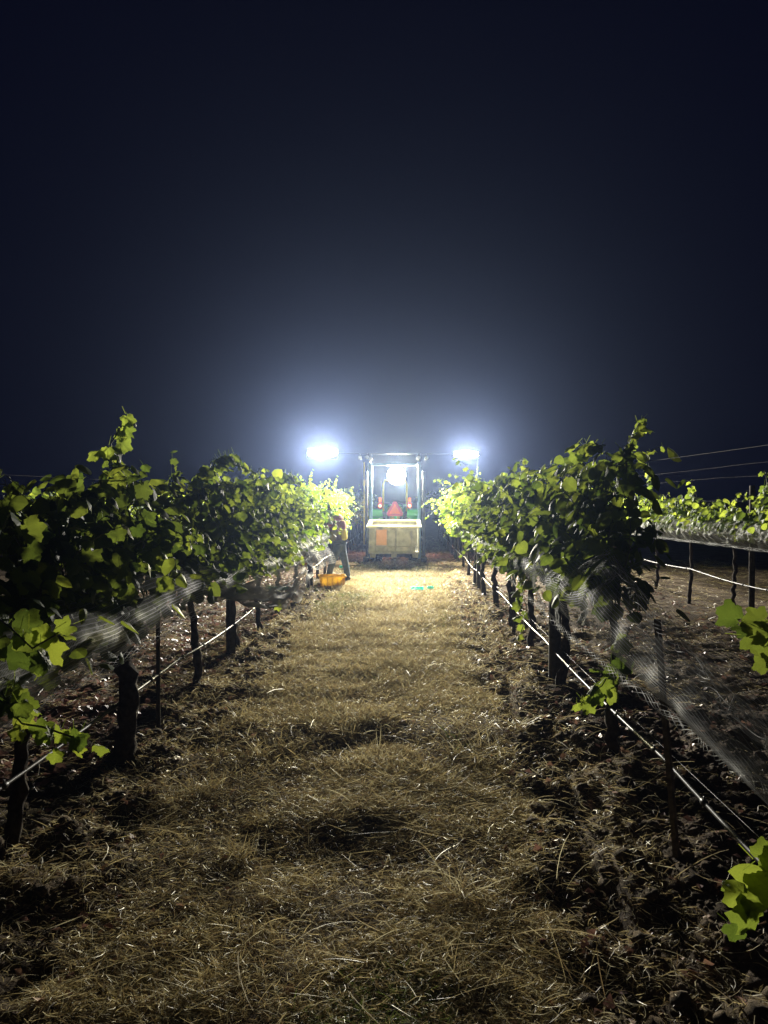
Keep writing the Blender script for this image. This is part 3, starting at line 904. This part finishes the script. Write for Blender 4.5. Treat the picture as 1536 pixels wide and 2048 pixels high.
# draped net beside the worker
def drape(u, v):
    c = np.stack([-1.62 + .25 * v + .05 * np.sin(u * 9), 10.8 + 2.6 * u, 1.0 - .42 * v - .12 * u * v], -1)
    n = vnoise(u * 8, v * 3 + 2)
    c[..., 0] += .08 * n; c[..., 2] += .05 * n
    return c
build_net('bird_net', [(drape, 110, 26, 60, 16, .003), (lambda u, v: drape(u, v * .9) + np.array([.06, .05, -.04]), 60, 16, 60, 16, .003)],
          'pale crumpled net hanging beside the stooping worker')
rt = lambda y: np.interp(y, [1.9, 2.6, 3.2, 3.9, 4.2, 4.6, 5.0, 5.5, 5.8, 7, 9, 14, 20], [.78, .90, 1.04, 1.20, 1.28, 1.16, 1.2, 1.14, 1.26, 1.12, 1.12, 1.2, 1.2])
rb = lambda y: np.interp(y, [1.9, 2.3, 3.2, 5.2, 7, 9, 14, 20], [.72, .72, .70, .70, .80, .84, .84, .84])
build_net('bird_net', [(sleeve(RX, -1, 1.9, 20, rt, rb, .26, 13), 1200, 34, 600, 18, .0021),
                       (sleeve(RX, 1, 1.9, 20, rt, rb, .22, 29), 900, 28, 400, 14, .0023),
                       (rope([(RX - .16, 1.9, .72), (RX - .15, 3, .70), (RX - .17, 5, .69), (RX - .2, 8, .80), (RX - .2, 12, .84)], .025, 70, 2), 10, 10, 400, 6, .0025),
                       (rope([(RX - .12, 2.3, .84), (RX - .14, 3.2, 1.02), (RX - .12, 4.2, 1.29)], .03, 16, 8), 8, 9, 90, 6, .0025),
                       (rope([(RX - .20, 5.85, 1.29), (RX - .27, 5.7, 1.14), (RX - .30, 5.6, .95), (RX - .24, 5.5, .80)], .014, 8, 3), 8, 8, 60, 5, .003),
                       (rope([(RX - .10, 4.25, 1.31), (RX - .20, 4.7, 1.14), (RX - .27, 4.95, .98), (RX - .24, 5.0, .78)], .014, 9, 5), 8, 8, 60, 5, .003),
                       (rope([(RX - .14, 3.9, 1.22), (RX - .22, 4.1, 1.10), (RX - .26, 4.2, .9)], .010, 9, 7), 6, 6, 60, 5, .003)],
          'bird net sagging from the near end of the row right of the aisle')
r2t = lambda y: 1.33 + 0 * y
r2b = lambda y: np.interp(y, [6, 9, 14, 26], [1.03, 1.03, .96, .96])
build_net('bird_net', [(sleeve(RX + DX, -1, 6.2, 24, r2t, r2b, .20, 43, 1.2, 2.6), 1300, 26, 900, 30, .0052),
                       (rope([(RX + DX - .08, 6.2, 1.03), (RX + DX - .08, 14, .97), (RX + DX - .08, 24, .96)], .02, 60, 5), 8, 8, 200, 5, .004)],
          'pale stretched bird net band along the far right row')

# ------------------------------------------------------------------ tractor
M_GREEN = simple('green_paint', (0.07, 0.38, 0.07), 0.3, var=.12, bumpy=0.03)
M_YEL = simple('yellow_paint', (0.62, 0.45, 0.03), 0.35, var=.12, bumpy=.03)
M_BLUE = simple('blue_grey_paint', (0.10, 0.19, 0.36), 0.3, 0.1, var=.2, bumpy=.05)
M_DARK = simple('dark_frame', (0.03, 0.03, 0.034), 0.45, 0.3, var=.3)
M_GREY = simple('grey_casting', (0.10, 0.105, 0.11), 0.5, .4, var=.3)
M_TYRE = simple('tyre_rubber', (0.022, 0.021, 0.02), 0.8, var=.4, bumpy=.4)
M_TRI = simple('warning_orange', (0.9, 0.13, 0.015), 0.4, var=.06, bumpy=0)
M_TRIR = simple('warning_red', (0.55, 0.02, 0.012), 0.35, var=.06, bumpy=0)
M_BIN = simple('bin_plastic', (0.40, 0.39, 0.33), 0.5, var=.35, scale=7, trans=((0.40, 0.38, 0.26), .2))
M_BINO = simple('orange_plastic', (0.5, 0.33, 0.16), 0.4, var=.1, trans=((0.5, 0.32, 0.13), .25))
M_ORANGE = simple('lug_plastic', (0.80, 0.54, 0.10), 0.45, var=.2, trans=((0.85, 0.66, 0.14), .5))
M_LAMPW = emit('lamp_lens', (1.0, 0.96, 0.88), 25)
M_LAMPF = emit('front_lens', (1.0, 0.7, 0.5), 12)
M_RED = emit('tail_lens', (1.0, 0.30, 0.12), 3.2)
M_AMB = emit('amber_lens', (1.0, 0.22, 0.05), .6)
M_SEAT = simple('seat_vinyl', (0.5, 0.38, 0.04), 0.5)

TX, TY = -.33, 19.7
gz = 0.0
tr = empty('tractor', (TX, TY, gz), 'narrow green vineyard tractor with rear forklift mast and flood lamps blocking the aisle', 'tractor')
def tp(name, mb, mat, parent=tr): return mb.build(name, mat, parent)

b = MB()                                           # chassis and hood run away from the camera
b.box((0, .2, .62), (.42, 1.2, .42), bev=.05); b.box((0, 1.5, .72), (.5, 1.6, .34), bev=.05)
b.box((0, -.18, .55), (1.0, .22, .24), bev=.04)
tp('chassis', b, M_GREY)
b = MB(); b.box((0, 1.6, 1.12), (.62, 1.5, .5), bev=.09); b.box((0, .78, 1.18), (.7, .16, .62), bev=.05); tp('hood', b, M_GREEN)
b = MB(); b.box((0, 2.365, 1.05), (.5, .03, .38), bev=.01); tp('grille', b, M_DARK)
for s in (-1, 1):
    b = MB(); b.box((s * .42, 2.3, 1.25), (.14, .08, .1), bev=.02); ho = tp('headlight', b, M_GREY)
    b = MB(); b.box((s * .42, 2.345, 1.25), (.11, .008, .075)); b.build('lens', M_LAMPF, ho)
    L = bpy.data.lights.new('front_light', 'AREA'); L.size = .11; L.energy = 130; L.color = (1.0, .52, .38)
    lo = bpy.data.objects.new('front_light', L); COL.objects.link(lo); lo.parent = ho
    lo.location = (s * .42, 2.36, 1.25); lo.rotation_euler = (R(90), 0, R(180 - s * 12))
for s in (-1, 1):                                  # rear wheels with lugs
    w = MB(); cx = s * .50
    w.lathe([(.34, -.15), (.50, -.15), (.585, -.11), (.60, 0), (.585, .11), (.50, .15), (.34, .15)], (cx, 0, .60), 'X', 32)
    for k in range(22):
        for q in (-1, 1):
            an = 2 * math.pi * (k + (.5 if q > 0 else 0)) / 22
            rot = Matrix.Rotation(an, 3, 'X') @ Matrix.Rotation(q * .6, 3, 'Z')
            c = Vector((cx + q * .07, 0, .60)) + Matrix.Rotation(an, 3, 'X') @ Vector((0, 0, .61))
            w.box(c, (.16, .035, .05), rot=rot)
    wo = tp('wheel', w, M_TYRE)
    r_ = MB(); r_.lathe([(.05, -.05), (.30, -.06), (.345, -.14), (.35, -.14), (.35, .14), (.345, .14), (.30, .06), (.05, .05)], (cx, 0, .60), 'X', 24)
    r_.build('rim', M_YEL, wo)
    w = MB(); cx = s * .46
    w.lathe([(.2, -.10), (.32, -.10), (.37, -.06), (.375, 0), (.37, .06), (.32, .10), (.2, .10)], (cx, 2.0, .375), 'X', 24)
    wo = tp('wheel', w, M_TYRE)
    r_ = MB(); r_.lathe([(.04, -.04), (.2, -.09), (.21, .09), (.04, .04)], (cx, 2.0, .375), 'X', 18); r_.build('rim', M_YEL, wo)
    # fender: curved sheet over the wheel
    f = MB(); v = []; n = 12
    for k in range(n + 1):
        an = R(-15) + R(150) * k / n
        for rr, dx in ((.70, 0), (.70, 1), (.675, 1), (.675, 0)):
            v.append((s * (.31 + .31 * dx), -math.cos(an) * rr * .92, .62 + math.sin(an) * rr * 1.02 + .04))
    fc = []
    for k in range(n):
        for q in range(4):
            r2 = (q + 1) % 4; fc.append((k * 4 + q, k * 4 + r2, k * 4 + 4 + r2, k * 4 + 4 + q))
    fc += [(3, 2, 1, 0), (n * 4, n * 4 + 1, n * 4 + 2, n * 4 + 3)]
    f.add(v, fc); f.box((s * .47, -.28, 1.325), (.30, .72, .05), bev=.02); f.box((s * .47, -.655, 1.25), (.30, .03, .13), bev=.01)
    tp('fender', f, M_GREEN)
    g = MB(); g.box((s * .30, -.32, 1.12), (.16, .12, .36), bev=.03); g.box((s * .17, -.3, 1.1), (.07, .1, .3), bev=.02)
    tp('fender_bracket', g, M_GREY)
    # tail lamps
    t = MB(); t.box((s * .385, -.42, 1.46), (.12, .07, .17), bev=.03); t.box((s * .385, -.40, 1.60), (.085, .05, .14), bev=.025)
    t.tube([(s * .385, -.40, 1.30), (s * .385, -.40, 1.40)], .012)
    to = tp('tail_lamp', t, simple('tail_housing', (.5, .03, .015), .4) if s < 0 else bpy.data.materials['tail_housing'])
    q = MB(); q.lathe([(.002, -.028), (.034, -.022), (.042, 0)], (s * .385, -.456, 1.45), 'Y', 16); q.build('red_lens', M_RED, to)
    q = MB(); q.box((s * .385, -.43, 1.605), (.066, .014, .11), bev=.006); q.build('amber_lens', M_AMB, to)
# SMV triangle
t = MB()
def tri(mb, r, y, th, cz, cut):
    P = []
    for k in range(3):
        a = R(90 + 120 * k)
        for dd in (-cut, cut): P.append((math.cos(a + dd) * r, math.sin(a + dd) * r))
    v = [(x, y, cz + z) for x, z in P] + [(x, y + th, cz + z) for x, z in P]
    n = len(P)
    mb.add(v, [tuple(range(n)), tuple(range(2 * n - 1, n - 1, -1))] + [(i, i + n, (i + 1) % n + n, (i + 1) % n) for i in range(n)])
tri(t, .235, -.47, .004, 1.33, R(9)); so = tp('warning_triangle', t, M_TRIR)
t = MB(); tri(t, .165, -.476, .003, 1.33, R(2)); t.build('orange_centre', M_TRI, so)
b = MB(); b.box((0, -.44, 1.15), (.03, .02, .5)); b.box((.03, -.43, 1.06), (.05, .04, .30), bev=.01); tp('triangle_bracket', b, M_GREEN)
# seat and steering wheel
b = MB(); b.box((0, .1, .98), (.42, .42, .1), bev=.04); b.box((0, -.12, 1.22), (.40, .1, .42), bev=.045); tp('seat', b, M_SEAT)
b = MB(); b.tube([(0, .62, 1.0), (0, .5, 1.4)], .02)
b.tube([(.19 * math.cos(a * math.pi / 12), .5 + .05 * math.sin(a * math.pi / 12), 1.4 + .18 * math.sin(a * math.pi / 12)) for a in range(25)], .013, 6)
tp('steering_wheel', b, M_DARK)
# roll bar
b = MB()
b.tube([(-.31, -.25, .8), (-.31, -.25, 2.0), (-.27, -.25, 2.12), (.27, -.25, 2.12), (.31, -.25, 2.0), (.31, -.25, .8)], .028, 8)
tp('roll_bar', b, M_YEL)
# loose wires arching between lamps
for s in (-1, 1):
    b = MB(); b.tube([(s * .38, -.40, 1.44), (s * .30, -.42, 1.42), (s * .22, -.43, 1.46), (s * .14, -.44, 1.54), (s * .05, -.44, 1.55)] if s > 0 else
                     [(s * .38, -.40, 1.42), (s * .30, -.42, 1.42), (s * .2, -.43, 1.36)], .008, 5)
    tp('cable', b, M_STEEL)

# lower links, hoses and hydraulic couplings seen round the bin
for s in (-1, 1):
    b = MB(); b.box((s * .36, -.62, .42), (.05, .8, .07), bev=.01); b.tube([(s * .36, -.98, .42), (s * .36, -.98, .3)], .03, 8); tp('lift_arm', b, M_GREY)
for q, (x0, x1, zz) in enumerate(((-.2, -.52, 1.0), (-.12, -.56, .9), (.14, .50, 1.02), (.22, .58, .86))):
    b = MB(); b.tube([(x0, -.3, zz), (x0 + (x1 - x0) * .3, -.62, zz + .16), (x0 + (x1 - x0) * .7, -1.0, zz + .10), (x1, -1.38, zz - .2)], .012, 6)
    tp('hydraulic_hose', b, M_TYRE)
b = MB(); b.box((0, -.36, 1.0), (.26, .08, .12), bev=.01)
for q in (-.08, -.03, .03, .08): b.tube([(q, -.40, 1.0), (q, -.45, 1.0)], .016, 8)
tp('coupling_block', b, M_GREY)

# forklift mast
my = 18.2 - TY
b = MB()
for x0, x1 in ((-.605, -.545), (.585, .655)):
    xc = (x0 + x1) / 2
    b.box((xc, my, 1.33), (.05, .08, 2.35), bev=.006); b.box((xc - .03, my + .05, 1.33), (.015, .10, 2.35)); b.box((xc + .03, my + .05, 1.33), (.015, .10, 2.35))
tp('inner_mast', b, M_BLUE)
b = MB()
for xc in (-.68, .735): b.box((xc, my + .06, 1.2), (.075 if xc > 0 else .05, .12, 2.2), bev=.008); b.box((xc, my, .15), (.14, .5, .12), bev=.02)
b.box((0.02, my + .1, .62), (1.4, .06, .09), bev=.01); b.box((0.02, my + .1, .25), (1.4, .08, .12), bev=.01)
b.box((0.02, my + .16, .5), (.9, .2, .4), bev=.02)
tp('outer_mast', b, M_DARK)
b = MB(); b.box((.02, my, 2.47), (1.26, .05, .055), bev=.01); b.tube([(-.6, my, 2.52), (-.6, my, 2.44)], .045); b.tube([(.62, my, 2.54), (.62, my, 2.42)], .05)
tp('mast_crossbar', b, M_BLUE)
b = MB(); b.tube([(-.735, my - .05, .5), (-.735, my - .05, 2.52)], .016); b.tube([(-.735, my - .05, 1.95), (-.735, my - .05, 2.1)], .028)
tp('lift_pole', b, M_YEL)
for s in (-.3, .34):
    b = MB(); b.box((s, my - .62, .285), (.11, 1.15, .035), bev=.008); b.box((s, my - .03, .55), (.11, .04, .55), bev=.008)
    tp('fork', b, M_DARK)
b = MB(); b.box((.02, my - .01, .72), (1.1, .04, .08), bev=.01); b.box((.02, my - .01, .38), (1.1, .04, .08), bev=.01); tp('carriage', b, M_DARK)
# light boom
bz = 2.745
b = MB(); b.tube([(-1.95, my + .02, bz), (1.95, my + .02, bz - .02)], .009, 8); b.tube([(-.6, my + .02, 2.45), (-.6, my + .02, bz)], .02); b.tube([(.62, my + .02, 2.45), (.62, my + .02, bz)], .02)
tp('light_boom', b, M_DARK)
b = MB(); b.tube([(2.04, my, 2.7), (2.04, my, 1.9)], .012, 6); b.tube([(1.93, my, 2.72), (2.05, my, 2.7)], .014, 6); tp('hanging_cable', b, M_STEEL)
# small unlit lamps on the mast head
for (x, dz) in ((-.84, 0), (-.66, .01), (-.57, -.02), (.60, 0), (.79, -.02)):
    q = MB(); q.lathe([(.02, .05), (.045, .03), (.05, 0), (.05, -.03), (.044, -.04)], (x, my - .05, 2.64 + dz), 'Y', 14)
    q.tube([(x, my, 2.60 + dz), (x, my + .02, 2.745)], .01, 6)
    lo = tp('small_lamp', q, M_GREY)
    q = MB(); q.lathe([(.001, -.046), (.03, -.045), (.042, -.04)], (x, my - .05, 2.64 + dz), 'Y', 14); q.build('lens', M_LENS_OFF if 'M_LENS_OFF' in globals() else simple('clear_lens', (.8, .8, .8), .1, spec=1), lo)

def lamp(x, z, w, h, watts, colr, tilt, shape, yoff=-.03, yaw=0):
    """flood lamp: finned housing, lens that glows, and its own light"""
    hb = MB(); rot = Matrix.Rotation(yaw, 3, 'Z') @ Matrix.Rotation(R(-tilt), 3, 'X')
    c = Vector((x, my + yoff, z))
    if shape == 'RECT':
        hb.box(c, (w + .03, .06, h + .03), rot=rot, bev=h * .33)
        for k in range(9): hb.box(c + rot @ Vector(((k - 4) * w / 10, .045, 0)), (.008, .035, h * (1 - .06 * abs(k - 4))), rot=rot)
        hb.tube([c + rot @ Vector((0, .05, 0)), Vector((x, my + .02, bz))], .012, 6)
    else:
        hb.lathe([(.05, .09), (w * .45, .05), (w * .55, 0), (w * .55, -.02)], c, 'Y', 20)
        hb.tube([c, c + Vector((0, .1, -.1))], .02, 6)
    ho = tp('work_lamp', hb, M_GREY)
    lb_ = MB()
    fc = c + rot @ Vector((0, -.036, 0))
    if shape == 'RECT':
        ring = lambda k, yy: [fc + rot @ Vector((math.cos(a_ * math.pi / 16) * w / 2 * k, yy, math.sin(a_ * math.pi / 16) * h / 2 * k)) for a_ in range(32)]
        lb_.add(ring(1, .004) + ring(.97, -.006), [tuple((i_, (i_ + 1) % 32, 32 + (i_ + 1) % 32, 32 + i_)) for i_ in range(32)] + [tuple(range(63, 31, -1))])
    else: lb_.lathe([(.01, -.012), (w * .4, -.006), (w * .5, 0)], c + Vector((0, -.022, 0)), 'Y', 20)
    lb_.build('lens', M_LAMPW, ho)
    L = bpy.data.lights.new('lamp_light', 'AREA'); L.shape = 'ELLIPSE' if shape == 'RECT' else 'DISK'
    L.size = w; L.size_y = h; L.energy = watts; L.color = colr
    lo = bpy.data.objects.new('lamp_light', L); COL.objects.link(lo); lo.parent = ho
    d = rot @ Vector((0, -1, 0))
    lo.location = fc + d * .02
    lo.rotation_euler = d.to_track_quat('-Z', 'Y').to_euler()
    return ho
lamp(-2.09 - TX, 2.745, .74, .24, LAMP, (1.0, .95, .84), 14, 'RECT')
lamp(1.43 - TX, 2.70, .60, .19, LAMP * .7, (1.0, .94, .82), 14, 'RECT')
lamp(-.29 - TX, 2.24, .48, .48, LAMP * 1.1, (1.0, .90, .55), 22, 'DISK', yoff=1.2)

# ------------------------------------------------------------------ harvest bin on the forks
def macro_bin():
    w, d, h = 1.16, 1.12, .62
    root = empty('harvest_bin', (TX + .02, 17.53, .30), 'pale plastic harvest bin carried on the tractor forks', 'bin')
    root.rotation_euler = (R(5), 0, 0)
    root.location = (TX + .02, 17.53, .32)
    z0, z1, t = .09, .09 + h, .03
    b = MB()
    for s in (-1, 1):
        b.box((s * (w / 2 - t / 2), 0, (z0 + z1) / 2), (t, d - .002, h), bev=.004)
    b.box((0, d / 2 - t / 2, (z0 + z1) / 2), (w - 2 * t, t, h), bev=.004)
    # front wall around an opening panel
    yf = -d / 2 + t / 2
    b.box((-w / 2 + .095, yf, (z0 + z1) / 2), (.13, t, h)); b.box((.165, yf, (z0 + z1) / 2), (w - .33 - 2 * t - .13, t, h))
    b.box((-.285, yf, z0 + .1), (.25, t, .2)); b.box((-.285, yf, z1 - .025), (.25, t, .05))
    b.box((0, 0, z0 + .02), (w - .06, d - .06, .03))
    b.build('shell', M_BIN, root)
    b = MB(); b.box((-.285, yf, z0 + .385), (.25, t * .5, .37)); b.build('orange_panel', M_BINO, root)
    for x in (-.42, -.15, .04, .40):
        b = MB(); b.box((x, -d / 2 - .012, z0 + .30), (.03, .024, h - .12), bev=.006); b.build('rib', M_BIN, root)
    b = MB(); b.box((0, -d / 2 - .010, z0 + .03), (w, .02, .05), bev=.005); b.box((0, -d / 2 - .010, z0 + .17), (w, .02, .02), bev=.004); b.build('band', M_BIN, root)
    b = MB(); zt = z1 + .015
    b.box((0, -d / 2 + .0, zt), (w + .1, .09, .045), bev=.012); b.box((0, d / 2, zt), (w + .1, .09, .045), bev=.012)
    for s in (-1, 1): b.box((s * w / 2, 0, zt), (.09, d - .088, .043), bev=.01)
    b.build('rim', simple('bin_rim', (.72, .70, .52), .4, var=.08, trans=((.7, .66, .35), .25)), root)
    b = MB(); b.box((-.32, -d / 2 - .05, zt - .04), (.14, .012, .07), bev=.004); b.build('handle_tab', M_BIN, root)
    for x in (-.49, 0, .49):
        b = MB(); b.box((x, 0, .045), (.13, d, .09), bev=.01); b.build('foot', M_BIN, root)
macro_bin()

# ------------------------------------------------------------------ picking lug
def lug(x, y, rz):
    gz = float(ground_h(x, y)); root = empty('picking_lug', (x, y, gz + .005), 'orange plastic picking lug on the ground in front of the worker', 'lug')
    root.rotation_euler = (0, 0, rz)
    W, D, H_, t = .42, .32, .17, .012
    b = MB()
    def wall(p, q):                               # sloping wall panels
        (ax, ay), (bx, by) = p, q
        tp_ = 1.10; n = Vector((by - ay, -(bx - ax), 0)).normalized() * t
        v = [Vector((ax, ay, 0)), Vector((bx, by, 0)), Vector((bx * tp_, by * tp_, H_)), Vector((ax * tp_, ay * tp_, H_))]
        v += [k - n for k in v]
        b.add(v, [(0, 1, 2, 3), (7, 6, 5, 4), (0, 4, 5, 1), (1, 5, 6, 2), (2, 6, 7, 3), (3, 7, 4, 0)])
    c = [(-W / 2, -D / 2), (W / 2, -D / 2), (W / 2, D / 2), (-W / 2, D / 2)]
    for i in range(4): wall(c[i], c[(i + 1) % 4])
    b.box((0, 0, .008), (W - .03, D - .03, .012))
    b.build('shell', M_ORANGE, root)
    b = MB(); k = 1.13
    for s in (-1, 1):
        b.box((0, s * D / 2 * k, H_), (W * k + .03, .03, .022), bev=.006); b.box((s * W / 2 * k, 0, H_), (.03, D * k - .03, .02), bev=.006)
    b.build('rim', M_ORANGE, root)
    for i in range(5):
        b = MB(); xx = (i - 2) * .095
        b.box((xx, -D / 2 * 1.07 - .004, H_ * .5), (.012, .012, H_ * .8), rot=Matrix.Rotation(R(5), 3, 'X'), bev=.002); b.build('rib', M_ORANGE, root)
lug(-1.36, 13.3, .15)

# ------------------------------------------------------------------ small teal pieces, shaped as short ribbed tubes
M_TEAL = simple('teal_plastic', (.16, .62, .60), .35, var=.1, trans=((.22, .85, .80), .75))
def teal_tube(x, y, z, L, rz, label, h=.05):
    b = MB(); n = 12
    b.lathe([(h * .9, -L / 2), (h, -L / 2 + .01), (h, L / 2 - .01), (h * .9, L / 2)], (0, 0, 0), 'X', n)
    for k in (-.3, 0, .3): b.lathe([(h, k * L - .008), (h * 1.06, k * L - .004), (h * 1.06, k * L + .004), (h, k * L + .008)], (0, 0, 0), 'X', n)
    o = b.build('teal_tube', M_TEAL); o.location = (x, y, z); o.rotation_euler = (0, 0, rz)
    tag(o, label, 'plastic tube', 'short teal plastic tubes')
g = lambda x, y: float(ground_h(x, y))
teal_tube(.17, 12.9, g(.17, 12.9) + .08, .22, .05, 'longer teal tube lying on the dry grass right of the aisle middle', .03)
teal_tube(.40, 12.95, g(.40, 12.95) + .08, .12, -.05, 'short teal tube at the right end of the longer one on the grass', .03)
teal_tube(-1.42, 16.6, g(-1.42, 16.6) + .08, .22, 0, 'pale teal tube on the dark ground beside the worker\'s boots', .033)
teal_tube(-1.26, 7.2, .735, .20, .1, 'teal tube caught under the loose net on the left', .016)

# ------------------------------------------------------------------ worker
def skin(name, verts, edges, mat, parent, sub=2, root=0):
    """verts: (x,y,z,rx,ry)"""
    me = bpy.data.meshes.new(name); me.from_pydata([v[:3] for v in verts], edges, [])
    me.materials.append(mat)
    o = bpy.data.objects.new(name, me); COL.objects.link(o); o.parent = parent
    m = o.modifiers.new('s', 'SKIN'); m.use_smooth_shade = True
    sv = me.skin_vertices[0].data
    for i, v in enumerate(verts):
        sv[i].radius = (v[3], v[4] if len(v) > 4 else v[3]); sv[i].use_root = (i == root)
    s = o.modifiers.new('u', 'SUBSURF'); s.levels = sub; s.render_levels = sub
    return o
M_SKIN = simple('skin', (.32, .17, .10), .5, var=.1)
M_SHIRT = simple('maroon_shirt', (.42, .15, .09), .85, var=.2, trans=((.4, .14, .08), .25))
M_HIVIS = simple('yellow_vest', (.8, .72, .08), .7, var=.1, trans=((.8, .72, .08), .4))
M_JEAN = simple('blue_jeans', (.10, .14, .2), .85, var=.25)
M_BOOT = simple('boot', (.03, .025, .02), .6)
M_HAT = simple('brown_cap', (.10, .045, .03), .8)
wx, wy = -1.30, 13.95
per = empty('person', (wx, wy, g(wx, wy)), 'person in maroon shirt and yellow hi-vis vest stooping to pick grapes', 'person')
# facing -X, profile; coordinates relative
body = [(0.0, 0, .80, .12, .14), (.0, 0, .95, .11, .14), (-.03, 0, 1.12, .12, .16), (-.07, 0, 1.24, .10, .15), (-.13, 0, 1.31, .05, .05),
        (-.18, 0, 1.36, .075, .07), (-.21, 0, 1.43, .085, .075),
        (.01, -.09, .74, .085), (-.10, -.10, .44, .06), (-.20, -.10, .10, .04), (-.30, -.10, .045, .035),
        (.03, .09, .74, .085), (.10, .10, .44, .06), (.17, .10, .10, .04), (.07, .10, .045, .035),
        (-.09, -.17, 1.22, .06), (-.24, -.21, 1.05, .042), (-.44, -.17, 1.14, .03), (-.50, -.16, 1.17, .028),
        (-.09, .17, 1.22, .06), (-.26, .20, 1.08, .042), (-.45, .15, 1.20, .03), (-.51, .14, 1.23, .028)]
ed = [(0, 1), (1, 2), (2, 3), (3, 4), (4, 5), (5, 6), (0, 7), (7, 8), (8, 9), (9, 10), (0, 11), (11, 12), (12, 13), (13, 14),
      (3, 15), (15, 16), (16, 17), (17, 18), (3, 19), (19, 20), (20, 21), (21, 22)]
k = len(body)
for hb_, s in ((18, -1), (22, 1)):                    # fingers and thumb
    hx, hy, hz = body[hb_][:3]
    for q in range(4):
        L = (.055, .065, .06, .045)[q]; yy = hy + (q - 1.5) * .017
        body += [(hx - .045, yy, hz + .005, .0095), (hx - .045 - L * .6, yy, hz - .005, .009), (hx - .045 - L, yy, hz - .03, .007)]
        ed += [(hb_, k), (k, k + 1), (k + 1, k + 2)]; k += 3
    body += [(hx - .02, hy - s * .035, hz - .02, .01), (hx - .06, hy - s * .035, hz - .04, .008)]
    ed += [(hb_, k), (k, k + 1)]; k += 2
skin('body', body, ed, M_SKIN, per)
skin('shirt', [(0, 0, .93, .145, .17), (-.02, 0, 1.05, .14, .18), (-.05, 0, 1.17, .145, .19), (-.09, 0, 1.27, .11, .16), (-.12, 0, 1.31, .07, .07),
               (-.09, -.18, 1.22, .078), (-.24, -.215, 1.05, .058), (-.40, -.18, 1.13, .045), (-.09, .18, 1.22, .078), (-.26, .205, 1.08, .058), (-.42, .16, 1.18, .045)],
     [(0, 1), (1, 2), (2, 3), (3, 4), (3, 5), (5, 6), (6, 7), (3, 8), (8, 9), (9, 10)], M_SHIRT, per)
skin('vest', [(.01, 0, .78, .15, .18), (.0, 0, .86, .155, .185), (-.01, 0, .96, .152, .185), (-.03, 0, 1.03, .15, .188)], [(0, 1), (1, 2), (2, 3)], M_HIVIS, per)
skin('trousers', [(0, 0, .82, .13, .155), (.01, -.09, .72, .098), (-.045, -.10, .58, .085), (-.10, -.10, .44, .074), (-.15, -.10, .27, .064), (-.19, -.10, .09, .06),
                  (.03, .09, .72, .098), (.06, .10, .58, .085), (.10, .10, .44, .074), (.135, .10, .27, .064), (.165, .10, .09, .06)],
     [(0, 1), (1, 2), (2, 3), (3, 4), (4, 5), (0, 6), (6, 7), (7, 8), (8, 9), (9, 10)], M_JEAN, per)
for (fx, fy) in ((-.20, -.10), (.17, .10)):
    skin('boot', [(fx + .04, fy, .05, .05, .045), (fx, fy, .10, .052, .052), (fx - .06, fy, .05, .05, .045), (fx - .15, fy, .035, .04, .035)], [(0, 1), (1, 2), (0, 2), (2, 3)][0:2] + [(2, 3)], M_BOOT, per)
b = MB(); b.lathe([(.102, -.01), (.104, .03), (.09, .07), (.05, .10), (.005, .11)], (-.20, 0, 1.43), 'Z', 18); b.box((-.30, 0, 1.425), (.12, .15, .012), bev=.005)
b.build('cap', M_HAT, per)
b = MB(); b.lathe([(.01, -.012), (.022, 0), (.012, .02)], (-.295, 0, 1.385), 'Z', 8); b.build('nose', M_SKIN, per)

# ------------------------------------------------------------------ haze: dusty night air lit by the lamps
hz_ = MB(); hz_.box((0, 20, 7.5), (70, 60, 17.6))
hm = bpy.data.materials.new('haze'); hm.use_nodes = True
nt = hm.node_tree; nt.nodes.clear()
out = nt.nodes.new('ShaderNodeOutputMaterial'); pv = nt.nodes.new('ShaderNodeVolumePrincipled')
pv.inputs['Color'].default_value = (0.21, 0.41, 1.0, 1)     # fine air
pv.inputs['Density'].default_value = 0.00066
pv.inputs['Anisotropy'].default_value = 0.80
pd = nt.nodes.new('ShaderNodeVolumePrincipled')                # coarser dust, scatters forward
pd.inputs['Color'].default_value = (1.0, 0.93, 0.78, 1)
pd.inputs['Density'].default_value = 0.00018
pd.inputs['Anisotropy'].default_value = 0.91
av = nt.nodes.new('ShaderNodeAddShader')
nt.links.new(pv.outputs[0], av.inputs[0]); nt.links.new(pd.outputs[0], av.inputs[1])
nt.links.new(av.outputs[0], out.inputs['Volume'])
haze = hz_.build('haze', hm); tag(haze, 'thin dusty night air glowing round the flood lamps', 'haze', kind='stuff')
